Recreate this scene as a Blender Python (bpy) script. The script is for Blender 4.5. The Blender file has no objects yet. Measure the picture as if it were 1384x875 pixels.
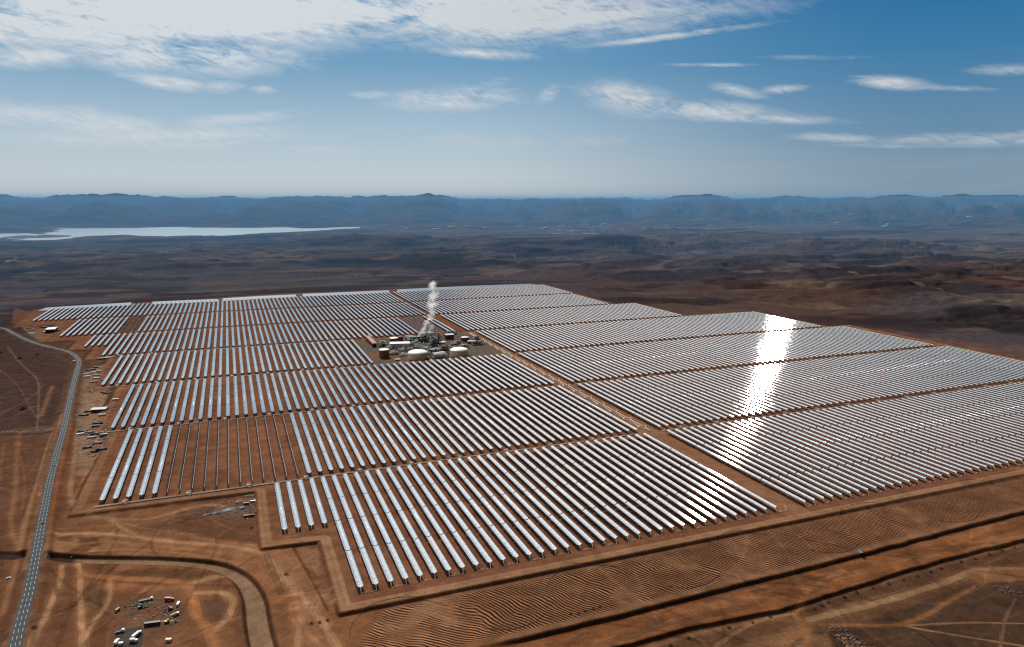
import bpy, math, random
import numpy as np
R = math.radians
rng = np.random.default_rng(7)
random.seed(7)
scn = bpy.context.scene
COL = scn.collection

# ------------------------------------------------------------------ camera model (used to survey points onto the ground)
H = 400.0; F = 973.0; CX, CY = 692.0, 437.5
PITCH = R(9.728); HEAD = R(21.388)
def ray(x, y):
    xx = x - CX; yy = -(y - CY)
    f = F*math.cos(PITCH) + yy*math.sin(PITCH)
    u = -F*math.sin(PITCH) + yy*math.cos(PITCH)
    c, s = math.cos(HEAD), math.sin(HEAD)
    d = np.array([xx*c + f*s, -xx*s + f*c, u])
    return d/np.linalg.norm(d)
def P(x, y, z=0.0):
    d = ray(x, y); t = (H - z)/-d[2]
    return (d[0]*t, d[1]*t)
def PL(pts, z=0.0): return [P(x, y, z) for x, y in pts]

# ------------------------------------------------------------------ noise helpers
def _h(ix, iy, seed):
    n = (ix.astype(np.int64)*374761393 + iy.astype(np.int64)*668265263 + seed*974711) & 0x7fffffff
    n = ((n ^ (n >> 13))*1274126177) & 0x7fffffff
    return ((n ^ (n >> 16)) & 0xffff)/65535.0
def vnoise(x, y, seed=0):
    ix = np.floor(x); iy = np.floor(y); fx = x-ix; fy = y-iy
    fx = fx*fx*fx*(fx*(fx*6-15)+10); fy = fy*fy*fy*(fy*(fy*6-15)+10)
    a = _h(ix, iy, seed); b = _h(ix+1, iy, seed); c = _h(ix, iy+1, seed); d = _h(ix+1, iy+1, seed)
    return (a+(b-a)*fx)*(1-fy) + (c+(d-c)*fx)*fy
def fbm(x, y, oct=4, seed=0):
    s = 0; a = .5; t = 0
    for i in range(oct):
        s = s + a*vnoise(x + 17.3*i, y - 9.1*i, seed+i); t += a; a *= .5
        x, y = x*1.9*.8 - y*1.9*.6, x*1.9*.6 + y*1.9*.8
    return s/t
def ss(e0, e1, x):
    t = np.clip((x-e0)/(e1-e0), 0, 1); return t*t*(3-2*t)

# ------------------------------------------------------------------ materials
def newmat(name):
    m = bpy.data.materials.new(name); m.use_nodes = True
    nt = m.node_tree; b = nt.nodes["Principled BSDF"]; return m, nt, b
def N(nt, typ, **kw):
    n = nt.nodes.new(typ)
    for k, v in kw.items():
        if k.startswith('i_'):
            n.inputs[k[2:].replace('_', ' ')].default_value = v
        else: setattr(n, k, v)
    return n
def MA(nt, op, a, b=None, c=None, clamp=False):
    n = nt.nodes.new('ShaderNodeMath'); n.operation = op; n.use_clamp = clamp
    for i, v in enumerate((a, b, c)):
        if v is None: continue
        if isinstance(v, (int, float)): n.inputs[i].default_value = v
        else: nt.links.new(v, n.inputs[i])
    return n.outputs[0]
def simple(name, col, rough=.7, metal=0.0, var=.18, scale=.35, spec=.3):
    m, nt, b = newmat(name)
    g = N(nt, 'ShaderNodeNewGeometry'); no = N(nt, 'ShaderNodeTexNoise'); no.inputs['Scale'].default_value = scale
    no.inputs['Detail'].default_value = 4
    nt.links.new(g.outputs['Position'], no.inputs['Vector'])
    f = MA(nt, 'MULTIPLY_ADD', no.outputs['Fac'], var*2, 1-var)
    mx = N(nt, 'ShaderNodeVectorMath', operation='SCALE'); mx.inputs[0].default_value = col[:3]
    nt.links.new(f, mx.inputs['Scale']); nt.links.new(mx.outputs[0], b.inputs['Base Color'])
    b.inputs['Roughness'].default_value = rough; b.inputs['Metallic'].default_value = metal
    b.inputs['Specular IOR Level'].default_value = spec
    return m
M = {}
M['white'] = simple('white_paint', (.72,.71,.68), .5)
M['cream'] = simple('cream_cladding', (.78,.56,.38), .55, var=.1)
M['dome'] = simple('tank_roof', (.86,.83,.76), .4, var=.05)
M['grey'] = simple('grey_metal', (.33,.34,.35), .5)
M['lgrey'] = simple('pale_metal', (.55,.56,.56), .45)
M['dark'] = simple('dark_steel', (.05,.06,.07), .5)
M['teal'] = simple('dark_teal_steel', (.03,.055,.065), .5)
M['maroon'] = simple('maroon_cladding', (.16,.04,.035), .6)
M['red'] = simple('red_paint', (.42,.03,.03), .45)
M['rust'] = simple('rust_red', (.22,.065,.045), .7)
M['blue'] = simple('blue_paint', (.05,.09,.2), .5)
M['yellow'] = simple('yellow_paint', (.6,.4,.06), .5)
M['black'] = simple('black_rubber', (.012,.012,.013), .8)
M['glass'] = simple('window_glass', (.03,.04,.05), .1, spec=.6)
M['pipe'] = simple('insulated_pipe', (.82,.78,.66), .4)
M['dirt'] = simple('heaped_dirt', (.2,.1,.055), .95, scale=.8, var=.35)
M['rock'] = simple('grey_rubble', (.14,.13,.12), .95, scale=.8, var=.4)
M['sand'] = simple('pale_sand', (.42,.3,.19), .95, scale=.8, var=.2)
M['leaf'] = simple('dusty_leaves', (.035,.035,.02), .9, scale=2, var=.4)
M['glasstube'] = simple('receiver_glass', (.5,.5,.5), .16, 1.0)
M['wood'] = simple('stem_wood', (.06,.04,.025), .9)
M['asphalt'] = None

# mirror: silvered face, dark painted back
def mirror_material():
    m, nt, b = newmat('silvered_mirror')
    g = N(nt, 'ShaderNodeNewGeometry')
    oi = N(nt, 'ShaderNodeTexCoord')
    no = N(nt, 'ShaderNodeTexNoise'); no.inputs['Scale'].default_value = .6; no.inputs['Detail'].default_value = 3
    nt.links.new(g.outputs['Position'], no.inputs['Vector'])
    nt.nodes.remove(b); b = N(nt, 'ShaderNodeBsdfAnisotropic', distribution='BECKMANN')
    b.inputs['Roughness'].default_value = MIR_ROUGH; b.inputs['Anisotropy'].default_value = MIR_ANI
    tg = N(nt, 'ShaderNodeCombineXYZ'); tg.inputs[1].default_value = 1.0; nt.links.new(tg.outputs[0], b.inputs['Tangent'])   # the silver scatters across the curve, hardly along it
    mx = N(nt, 'ShaderNodeVectorMath', operation='SCALE'); mx.inputs[0].default_value = (.93,.94,.94)
    f = MA(nt, 'MULTIPLY_ADD', no.outputs['Fac'], .2, .84)
    nt.links.new(f, mx.inputs['Scale']); nt.links.new(mx.outputs[0], b.inputs['Color'])
    hb_ = N(nt, 'ShaderNodeBsdfAnisotropic', distribution='GGX'); hb_.inputs['Roughness'].default_value = .115; hb_.inputs['Anisotropy'].default_value = .86
    nt.links.new(tg.outputs[0], hb_.inputs['Tangent']); nt.links.new(mx.outputs[0], hb_.inputs['Color'])
    lob = N(nt, 'ShaderNodeMixShader'); lob.inputs[0].default_value = .2; nt.links.new(b.outputs[0], lob.inputs[1]); nt.links.new(hb_.outputs[0], lob.inputs[2]); b = lob
    # dust film on the glass
    du = N(nt, 'ShaderNodeBsdfDiffuse'); du.inputs['Color'].default_value = (.75,.74,.7,1)
    bk = N(nt, 'ShaderNodeBsdfDiffuse'); bk.inputs['Color'].default_value = (.045,.05,.055,1)
    s1 = N(nt, 'ShaderNodeMixShader'); s1.inputs[0].default_value = MIR_DUST
    s2 = N(nt, 'ShaderNodeMixShader')
    nt.links.new(b.outputs[0], s1.inputs[1]); nt.links.new(du.outputs[0], s1.inputs[2])
    nt.links.new(g.outputs['Backfacing'], s2.inputs[0])
    nt.links.new(s1.outputs[0], s2.inputs[1]); nt.links.new(bk.outputs[0], s2.inputs[2])
    nt.links.new(s2.outputs[0], nt.nodes['Material Output'].inputs['Surface'])
    return m
MIR_ROUGH, MIR_ANI, MIR_DUST = .163, .853, .03
M['mirror'] = mirror_material()

# ------------------------------------------------------------------ object helpers
def tag(o, label=None, cat=None, group=None, kind=None):
    if label: o['label'] = label
    if cat: o['category'] = cat
    if group: o['group'] = group
    if kind: o['kind'] = kind
    return o
def empty(name, loc, rz=0, label=None, cat=None, group=None):
    o = bpy.data.objects.new(name, None); COL.objects.link(o)
    o.location = loc; o.rotation_euler = (0, 0, rz); o.empty_display_size = 1
    return tag(o, label, cat, group)
class MB:
    def __init__(s): s.v = []; s.f = []; s.m = []; s.mats = []; s.sm = []
    def add(s, vs, fs, mat=0, smooth=False):
        k = len(s.v); s.v.extend([tuple(map(float, v)) for v in vs])
        for f in fs: s.f.append(tuple(i+k for i in f)); s.m.append(mat); s.sm.append(smooth)
        return s
    def box(s, c, d, rz=0, mat=0, taper=1.0):
        x, y, z = d[0]/2, d[1]/2, d[2]/2; ca, sa = math.cos(rz), math.sin(rz); vs = []
        for k, zz in enumerate((-z, z)):
            t = taper if k else 1
            for a, b in ((-x,-y),(x,-y),(x,y),(-x,y)):
                a *= t; b *= t
                vs.append((c[0]+a*ca-b*sa, c[1]+a*sa+b*ca, c[2]+zz))
        return s.add(vs, [(3,2,1,0),(4,5,6,7),(0,1,5,4),(1,2,6,5),(2,3,7,6),(3,0,4,7)], mat)
    def cyl(s, c, r, h, n=16, r2=None, mat=0, smooth=True):
        r2 = r if r2 is None else r2; vs = []
        for k in range(n):
            a = 2*math.pi*k/n; vs.append((c[0]+r*math.cos(a), c[1]+r*math.sin(a), c[2]))
        for k in range(n):
            a = 2*math.pi*k/n; vs.append((c[0]+r2*math.cos(a), c[1]+r2*math.sin(a), c[2]+h))
        s.add(vs, [(k, (k+1)%n, n+(k+1)%n, n+k) for k in range(n)], mat, smooth)
        s.add(vs[n:], [tuple(range(n))], mat); return s.add(vs[:n], [tuple(range(n-1,-1,-1))], mat)
    def dome(s, c, r, h, n=28, rings=6, mat=0):
        vs = []
        for j in range(rings):
            t = j/rings*math.pi/2
            for k in range(n):
                a = 2*math.pi*k/n; vs.append((c[0]+r*math.cos(t)*math.cos(a), c[1]+r*math.cos(t)*math.sin(a), c[2]+h*math.sin(t)))
        vs.append((c[0], c[1], c[2]+h)); fs = []
        for j in range(rings-1):
            for k in range(n): fs.append((j*n+k, j*n+(k+1)%n, (j+1)*n+(k+1)%n, (j+1)*n+k))
        for k in range(n): fs.append(((rings-1)*n+k, (rings-1)*n+(k+1)%n, rings*n))
        return s.add(vs, fs, mat, True)
    def tube(s, pts, r, n=6, mat=0):
        pts = [np.array(p, float) for p in pts]; vs = []; L = len(pts)
        for i, p in enumerate(pts):
            d = pts[min(i+1, L-1)] - pts[max(i-1, 0)]; d /= (np.linalg.norm(d)+1e-9)
            up = np.array([0,0,1.]) if abs(d[2]) < .9 else np.array([1.,0,0])
            a = np.cross(d, up); a /= np.linalg.norm(a); b = np.cross(a, d)
            rr = r[i] if isinstance(r, (list, tuple)) else r
            for k in range(n):
                t = 2*math.pi*k/n; vs.append(p + rr*(a*math.cos(t)+b*math.sin(t)))
        fs = [(i*n+k, (i+1)*n+k, (i+1)*n+(k+1)%n, i*n+(k+1)%n) for i in range(L-1) for k in range(n)]
        fs += [tuple(range(n)), tuple((L-1)*n+k for k in range(n-1,-1,-1))]
        return s.add(vs, fs, mat, True)
    def mesh(s, name, mats):
        me = bpy.data.meshes.new(name); me.from_pydata(s.v, [], s.f)
        for m in mats: me.materials.append(m)
        me.polygons.foreach_set('material_index', s.m); me.polygons.foreach_set('use_smooth', s.sm); me.update()
        return me
    def build(s, name, mats, parent=None, loc=(0,0,0), rz=0):
        if not isinstance(mats, (list, tuple)): mats = [mats]
        o = bpy.data.objects.new(name, s.mesh(name, mats)); COL.objects.link(o); o.location = loc; o.rotation_euler = (0,0,rz)
        if parent: o.parent = parent
        return o
def copy_tree(o, parent=None):
    c = o.copy(); COL.objects.link(c)
    if parent: c.parent = parent
    for ch in [x for x in KIDS.get(o.name, [])]: copy_tree(ch, c)
    return c
KIDS = {}
def reg(o):
    KIDS[o.name] = [c for c in o.children]
    for c in o.children: reg(c)
    return o

# ------------------------------------------------------------------ camera
cam = bpy.data.cameras.new('camera'); co = bpy.data.objects.new('camera', cam); COL.objects.link(co)
cam.sensor_width = 36; cam.lens = F/1384*36; cam.clip_start = 1; cam.clip_end = 200000
co.location = (0, 0, H)
co.rotation_euler = (math.pi/2 - PITCH, 0, -HEAD)
scn.camera = co

# ------------------------------------------------------------------ field layout (metres; y runs along the rows)
PITCH_U = 15.78; ROW_L = 324.0; BLK = 347.0; V0 = 699.0
def near(k): return V0 + BLK*k
# (block, first u, last u, side)
blocks = []
def addblk(k, u0, u1, side, v0=None, v1=None, stow=()):
    n = int(round((u1-u0)/PITCH_U))
    for i in range(n+1):
        u = u0 + i*PITCH_U
        a = near(k) if v0 is None else v0; b = near(k)+ROW_L if v1 is None else v1
        st = any(s0-2 <= u <= s1+2 for s0, s1 in stow)
        blocks.append(dict(k=k, side=side, i=i, u=u, v0=a, v1=b, stow=st))
U0 = 42.0
g = lambda n: U0 + n*PITCH_U
addblk(0, g(0), g(3), 'short', v0=866)
addblk(0, g(4), g(38), 'L')
addblk(0, 690, 690+62*PITCH_U, 'R')
addblk(1, g(-14), g(38), 'L', stow=((g(-9), g(2)),))
addblk(1, 690, 690+71*PITCH_U, 'R')
addblk(2, g(-16), g(38), 'L')
addblk(2, 690, 690+70*PITCH_U, 'R')
addblk(3, g(-20), g(17), 'L')
addblk(3, 690, 690+66*PITCH_U, 'R')
addblk(4, g(-27), g(-24), 'short', v0=2234)
addblk(4, g(-23), g(37), 'L', stow=((g(31), g(35)),))
addblk(4, 674, 674+49*PITCH_U, 'R')
addblk(5, g(-33), g(37), 'L', stow=((-322, -285),))
addblk(5, 655, 655+44*PITCH_U, 'R')
addblk(6, g(-42), g(37), 'L')
addblk(6, 655, 655+45*PITCH_U, 'R')

TILT = -1.0; FOC = 1.75; AP = 6.6; ZV = 4.5; MOD = 12.0
def trough_sections(L, nseg, seed, jitter=True, stow=False):
    """verts/faces of the curved mirror strip made of 12 m modules, centred on x=0, running y 0..L"""
    r = np.random.default_rng(seed); v = []; f = []
    nm = max(1, int(round(L/MOD))); ml = L/nm
    xs = np.linspace(-AP/2, AP/2, nseg+1)
    for j in range(nm):
        gap = .2; sca = (j*4 % nm == 0) or (nm >= 20 and j % 7 == 0)
        y0 = j*ml + (2.0 if (nm >= 20 and j in (7,14,20)) else gap); y1 = (j+1)*ml - gap
        th = R(TILT) + r.normal(0, .008); tw = r.normal(0, .0016)
        if stow: th += R(101-TILT)
        k = len(v)
        for q, y in enumerate((y0, y1)):
            for x in xs:
                z = x*x/(4*FOC); c, s = math.cos(th), math.sin(th)
                X = x*c - z*s; Z = x*s + z*c
                v.append((X, y, ZV + Z + (tw*x*0 if q else 0) + (r.normal(0,.012) if jitter else 0)*0 + (tw*ml if q else 0)))
        m = nseg+1
        for i in range(nseg): f.append((k+i, k+i+1, k+m+i+1, k+m+i))
    return v, f
def frame_mesh(L, seed, stow=False):
    mb = MB(); nm = max(1, int(round(L/MOD))); ml = L/nm
    mb.box((0, L/2, ZV-.42), (.62, L-.6, .62))
    for j in range(nm+1):
        y = min(max(j*ml, .35), L-.35); big = (nm >= 20 and j in (0, 7, 14, 20, nm)) or j in (0, nm)
        mb.box((0, y, (ZV-.7)/2-.2), (.5 if not big else .9, .3 if not big else .6, ZV-.7+.4), mat=0, taper=.6)
    # cantilever arms to the rim and receiver posts
    for j in range(nm):
        y = (j+.5)*ml
        if stow:
            mb.tube([(0,y,ZV-.2),(-1.2,y,ZV+2.9)], .09, 3); mb.tube([(0,y,ZV-.2),(-1.2,y,ZV-2.7)], .09, 3)
        else:
            for s in (-1, 1): mb.tube([(0,y,ZV-.3),(s*2.9,y,ZV+1.05)], .09, 3)
    return mb
def recv_mesh(L, stow=False):
    mb = MB(); c = (-FOC, ZV) if stow else (0, ZV+FOC+.1)
    mb.tube([(c[0], .3, c[1]), (c[0], L-.3, c[1])], .09, 5)
    nm = max(1, int(round(L/4))) ; 
    for j in range(0, nm+1, 3):
        y = min(max(j*4, .4), L-.4); mb.tube([(0,y,ZV),(c[0],y,c[1])], .05, 3)
    return mb
MESH = {}
def row_meshes(L, stow, var):
    key = (round(L), stow, var)
    if key not in MESH:
        v, f = trough_sections(L, 12, 100+var, True, stow)
        me = bpy.data.meshes.new('mirror'); me.from_pydata(v, [], f); me.materials.append(M['mirror'])
        me.polygons.foreach_set('use_smooth', [True]*len(f)); me.update()
        MESH[key] = (me, frame_mesh(L, var, stow).mesh('support_frame', [M['grey']]), recv_mesh(L, stow).mesh('receiver_tube', [M['glasstube']]))
    return MESH[key]

def proj_ok(u, v):
    # inside the photographed field of view, with a little margin
    c, s = math.cos(HEAD), math.sin(HEAD)
    xx = u*c - v*s; ff = u*s + v*c
    d = ff*math.cos(PITCH) + H*math.sin(PITCH)
    return abs(xx/d*F) < 700
blocks = [b for b in blocks if proj_ok(b['u'], b['v0']) or proj_ok(b['u'], b['v1'])]
# where each row stands, said in terms of things one can find
nk = {0: 'nearest', 1: 'second nearest', 2: 'third nearest'}
def ordn(i):
    return '%d%s' % (i, 'th' if 10 <= i % 100 <= 20 else {1:'st',2:'nd',3:'rd'}.get(i % 10, 'th'))
def dist(b): return math.hypot(b['u'], (b['v0']+b['v1'])/2)
ordered = sorted(blocks, key=lambda b: (b['k'] > 2, math.sqrt(b['u']**2*.6 + ((b['v0']+b['v1'])/2)**2)))
indiv = ordered[:300]; rest = ordered[300:]
for n, b in enumerate(indiv):
    L = b['v1']-b['v0']; me, fr, rc = row_meshes(L, b['stow'], n % 3)
    k, side, i = b['k'], b['side'], b['i']+1
    if side == 'short':
        lab = '%s short mirror trough of the four left of the longer nearest rows' % {1:'leftmost',2:'second',3:'third',4:'rightmost'}[i]
    elif b['stow']:
        j = int(round((b['u']-g(-9))/PITCH_U))+1
        lab = '%s thin grey edge-on trough, counting right, in the bare brown gap' % ordn(j)
    elif side == 'L':
        if k == 1 and i <= 5: lab = '%s of the five white mirror troughs left of the bare brown gap' % ordn(i)
        elif k == 1: lab = '%s mirror trough right of the bare brown gap in the second nearest block' % ordn(i-17)
        else: lab = '%s long mirror trough from the left in the %s block left of the aisle' % (ordn(i), nk[k])
    else:
        lab = '%s mirror trough right of the dirt aisle in the %s block' % (ordn(i), nk[k])
    root = empty('mirror_trough_row', (b['u'], b['v0'], 0), 0, lab, 'solar collector',
                 'grey troughs turned edge-on in the bare gap' if b['stow'] else 'rows of parabolic mirror troughs')
    for nm, d in (('mirror', me), ('support_frame', fr), ('receiver_tube', rc)):
        o = bpy.data.objects.new(nm, d); COL.objects.link(o); o.parent = root
    if k == 0 and side != 'short' and i % 2 == 1 or (side == 'short' and i % 2 == 1):
        mb = MB(); mb.tube([(0,-1,6.2),(0,-4,.9),(.5,-5.5,.6),(4.5,-5.5,.6),(5,-5.5,2.0),(8,-5.5,2.0),(8.5,-5.5,.6),(PITCH_U-.5,-5.5,.6),(PITCH_U,-4,.9),(PITCH_U,-1,6.2)], .2, 5)
        mb.build('crossover_pipe', M['pipe'], root)
# all further rows, hundreds of them, as one mass
V = []; Fc = []; V2 = []; F2 = []; nv = 0; nv2 = 0
for n, b in enumerate(rest):
    L = b['v1']-b['v0']
    v, f = trough_sections(L, 8, 500+n, True, b['stow']); v = np.array(v); v[:,0] += b['u']; v[:,1] += b['v0']
    V.append(v); Fc.append(np.array(f)+nv); nv += len(v)
    mb = MB(); mb.box((b['u'], b['v0']+L/2, ZV-.42), (.62, L-.6, .62)); mb.tube([(b["u"], b["v0"], ZV+FOC+.1),(b["u"], b["v1"], ZV+FOC+.1)], .1, 4)
    for y in np.arange(b['v0']+1, b['v1'], 24.): mb.box((b['u'], y, 1.9), (.5,.4,3.9))
    V2.append(np.array(mb.v)); F2 += [tuple(q+nv2 for q in ff) for ff in mb.f]; nv2 += len(mb.v)
VV = np.vstack(V+V2); faces = np.vstack(Fc).tolist() + [tuple(q+nv for q in ff) for ff in F2]
me = bpy.data.meshes.new('distant_mirror_rows'); me.from_pydata(VV.tolist(), [], faces)
me.materials.append(M['mirror']); me.materials.append(M['grey']); nm0 = sum(len(x) for x in Fc)
mi = np.zeros(len(faces), int); mi[nm0:] = 1; me.polygons.foreach_set('material_index', mi)
sm = np.zeros(len(faces), bool); sm[:nm0] = True; me.polygons.foreach_set('use_smooth', sm); me.update()
o = bpy.data.objects.new('distant_mirror_rows', me); COL.objects.link(o)
tag(o, 'hundreds of further white mirror trough rows filling the far half of the solar field', 'solar collectors', None, 'stuff')

# ------------------------------------------------------------------ ground survey
PAD = [(80,668),(1860,668),(1860,1745),(1775,1750),(1775,2095),(1485,2105),(1485,2450),(1395,2455),(1405,3190),(700,3225),(180,3262),(-200,3190),(-690,3110),
       (-660,2690),(-510,2690),(-510,2370),(-425,2370),(-425,2212),(-362,2212),(-362,2062),(-305,2062),(-305,1722),(-243,1722),(-243,1376),(-212,1372),(-212,1022),(14,1016),(14,838),(80,832)]
PLANT = [(318,1738),(660,1738),(672,2066),(318+32,2066),(332,2066),(318,2060)]
e1 = PL([(560,898),(620,880),(700,862),(850,826),(1050,776),(1160,748),(1384,690),(1500,660)], -3)
e2 = PL([(640,925),(826,875),(928,847),(1050,824),(1085,813),(1262,758),(1384,728),(1500,700)], -6.6)
ROAD = PL([(-60,412),(-30,426),(0,440),(20,452),(45.5,464),(76,471),(92,475),(101,480),(106.5,486),(107,492),(104,501),(98.6,522),(92,552),(87,577.5),(76,615.6),(66,656),(57.7,700),(48,755),(40.5,796),(30,832),(21.5,867),(10,920),(-20,1050)])
ROAD = [(-1900,3950),(-1400,3300)] + ROAD[2:]
def smooth_line(pts, step=8.0):
    pts = np.array(pts, float)
    for _ in range(3):
        q = [pts[0]]
        for a, b in zip(pts[:-1], pts[1:]): q += [a*.75+b*.25, a*.25+b*.75]
        q.append(pts[-1]); pts = np.array(q)
    d = np.r_[0, np.cumsum(np.hypot(*np.diff(pts, axis=0).T))]; n = max(2, int(d[-1]/step))
    t = np.linspace(0, d[-1], n); return np.c_[np.interp(t, d, pts[:,0]), np.interp(t, d, pts[:,1])]
ROADS = smooth_line(ROAD)
CHAN = smooth_line(PL([(-60,748),(30,752),(60,753),(101,757),(202,757.5),(265.6,761.5),(303.5,768),(331,784),(345,811.6),(347,839),(355,875),(375,950)], -4))

# polar sheet centred under the viewpoint; fine in the sector the valley fills, coarse elsewhere
a_f = np.arange(-27, 71.01, .088); a_c = np.arange(75, 330, 5.0)
ang = np.radians(np.r_[a_f, a_c, [333-360+0.0]])[:-1] if False else np.radians(np.r_[a_f, a_c])
rr = [2.0, 60, 150, 250, 330, 400, 440]; r = 440.0
while r < 42000:
    st = max(1.0, min(r*r/(H*F)*.75, r*.006)); r += st; rr.append(r)
rr = np.array(rr); nr, na = len(rr), len(ang)
RR, AA = np.meshgrid(rr, ang, indexing='ij')
X = (RR*np.sin(AA)).ravel(); Y = (RR*np.cos(AA)).ravel(); RAD = RR.ravel()
print('ground verts', len(X))
near_m = RAD < 5200
idx = np.nonzero(near_m)[0]
def seg_dist(pts, x, y, closed=False):
    d = np.full(len(x), 1e9); pts = [tuple(p) for p in pts]
    if closed: pts = pts + [pts[0]]
    for (ax, ay), (bx, by) in zip(pts[:-1], pts[1:]):
        dx, dy = bx-ax, by-ay; l2 = dx*dx+dy*dy+1e-9
        t = np.clip(((x-ax)*dx+(y-ay)*dy)/l2, 0, 1)
        np.minimum(d, np.hypot(x-ax-t*dx, y-ay-t*dy), out=d)
    return d
def inside(pts, x, y):
    c = np.zeros(len(x), bool); n = len(pts)
    for i in range(n):
        (ax, ay), (bx, by) = pts[i], pts[(i+1) % n]
        if ay == by: continue
        c ^= ((ay > y) != (by > y)) & (x < (bx-ax)*(y-ay)/(by-ay)+ax)
    return c
def local(pts, marg):
    p = np.array(pts); m = (X > p[:,0].min()-marg) & (X < p[:,0].max()+marg) & (Y > p[:,1].min()-marg) & (Y < p[:,1].max()+marg) & near_m
    return np.nonzero(m)[0]
Z = np.zeros(len(X)); C = np.zeros((len(X), 3)); FUR = np.zeros(len(X)); PADM = np.zeros(len(X))
def mixc(ii, col, w):
    C[ii] += (np.array(col)-C[ii])*np.asarray(w)[:,None]
# base colours
n1 = fbm(X/220, Y/220, 5, 3); n2 = fbm(X/45, Y/45, 4, 11); n3 = fbm(X/12+5, Y/12, 3, 21)
C[:] = (.235,.115,.06)
ALL = np.arange(len(X))
mixc(ALL, (.12,.062,.038), ss(.42,.62,n1)*.8)
mixc(ALL, (.34,.18,.10), ss(.55,.72,n2)*.5)
# beyond the site: dark stony plains
far = ss(1400, 3200, RAD)
pad_far = np.clip(far + ss(-260,-420,X)*ss(1250,1500,Y) + ss(1900,2100,X), 0, 1)
nf = fbm(X/800, Y/420, 6, 31)
rightness = ss(500, 2600, X)
mixc(ALL, (.064,.062,.080), pad_far*.95)
mixc(ALL, (.088,.054,.045), pad_far*ss(.35,.6,fbm(X/1500, Y/700, 4, 77))*rightness*ss(9000,4000,RAD)*.9)
mixc(ALL, (.028,.027,.037), pad_far*ss(.5,.62,nf)*.75)
mixc(ALL, (.026,.022,.025), pad_far*ss(.55,.63,fbm(X/330, Y/200, 6, 33))*.6)
mixc(ALL, (.13,.10,.085), pad_far*ss(.60,.72,fbm(X/700+9, Y/180, 5, 41))*.6)
# near left plain, dark and stony
mixc(ALL, (.12,.078,.062), ss(-230,-330,X)*ss(1000,1300,Y)*(1-far)*.8)
zo = -3 + (fbm(X/70, Y/70, 4, 51)-.5)*3.0*ss(0,1,(RAD<6000)*1.0)
# bottom right terraces
ue = np.array([p[0] for p in e1]); ve = np.array([p[1] for p in e1]); u2 = np.array([p[0] for p in e2]); v2 = np.array([p[1] for p in e2])
E1 = np.interp(X, ue, ve) + (fbm(X/25, Y*0+3, 3, 5)-.5)*2.5; E2 = np.interp(X, u2, v2) + (fbm(X/30, Y*0+8, 3, 6)-.5)*4
reg_br = ss(170, 240, X)*(Y < 760)*(Y > 100)
t1 = ss(0, 4.5, E1-Y)*reg_br; t2 = ss(0, 3.5, E2-Y)*reg_br
zo = zo*(1-reg_br*.8) - 3*reg_br*.8 - 3.6*t1 - 2.6*t2
zo += -.8*np.exp(-((E2-Y-5)/3)**2)*reg_br
bench = t1*(1-t2)
mixc(ALL, (.31,.135,.06), bench*.9); mixc(ALL, (.38,.19,.10), bench*ss(.45,.65,fbm(X/60, Y/9, 4, 61))*.7)
mixc(ALL, (.17,.085,.05), bench*ss(.5,.68,fbm(X/40, Y/10, 4, 63))*.7)
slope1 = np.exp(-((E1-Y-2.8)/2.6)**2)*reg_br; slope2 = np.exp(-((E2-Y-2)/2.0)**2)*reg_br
mixc(ALL, (.06,.03,.02), slope1*.85); mixc(ALL, (.04,.02,.014), slope2*.9)  # steps painted dark, deepening the shade on slopes turned from the sun
mixc(ALL, (.16,.09,.055), t2*.75); mixc(ALL, (.30,.18,.11), t2*ss(.5,.66,fbm(X/50, Y/18, 4, 71))*.6)
# pad signed distance
sd = np.full(len(X), 1e4); sd[idx] = seg_dist(PAD, X[idx], Y[idx], True); ins = np.zeros(len(X), bool); ins[idx] = inside(PAD, X[idx], Y[idx])
sd = np.where(ins, -sd, sd)
bank = 4.0 + 9*ss(900, 2000, RAD)
Z = zo*ss(0, 1, np.clip((sd-1.0)/bank, 0, 1)) + 0.0
# far relief: terraced plateaus, gullies and the ridges along the horizon
out = ss(60, 500, sd)*ss(2100, 3300, RAD) 
det_ = 1-np.abs(2*fbm(X/330+5, Y/240, 5, 83)-1)
rid = 1-np.abs(2*fbm(X/1500+3, Y/900, 5, 81)-1); hh = fbm(X/1300-4, Y/650+2, 6, 91)
ter = np.floor(hh*9)/9 + ss(.75, 1, hh*9 % 1)/9
flatl = 1-.7*ss(1500, 500, X)*ss(5000, 4000, Y)
amp = (34 + 75*ss(3000, 8000, RAD))*flatl
Z += out*((ter-.5)*amp*2.2 + (hh-.5)*amp*.8 - np.maximum(0, rid-.86)*amp*1.1 - np.maximum(0, det_-.72)*55*ss(.35,.6,hh)*flatl - 6)
nearR = ss(2000,2500,X)*ss(4200,2600,RAD)*ss(60,300,sd)
Z += nearR*((fbm(X/420, Y/160, 5, 95)-.60)*75)
cap = -10 - 75*ss(3200,9500,RAD)*0
gg = out*ss(.82, .93, rid); mixc(ALL, (.2,.155,.12), gg*ss(.45,.6,n1)*.45)
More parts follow.
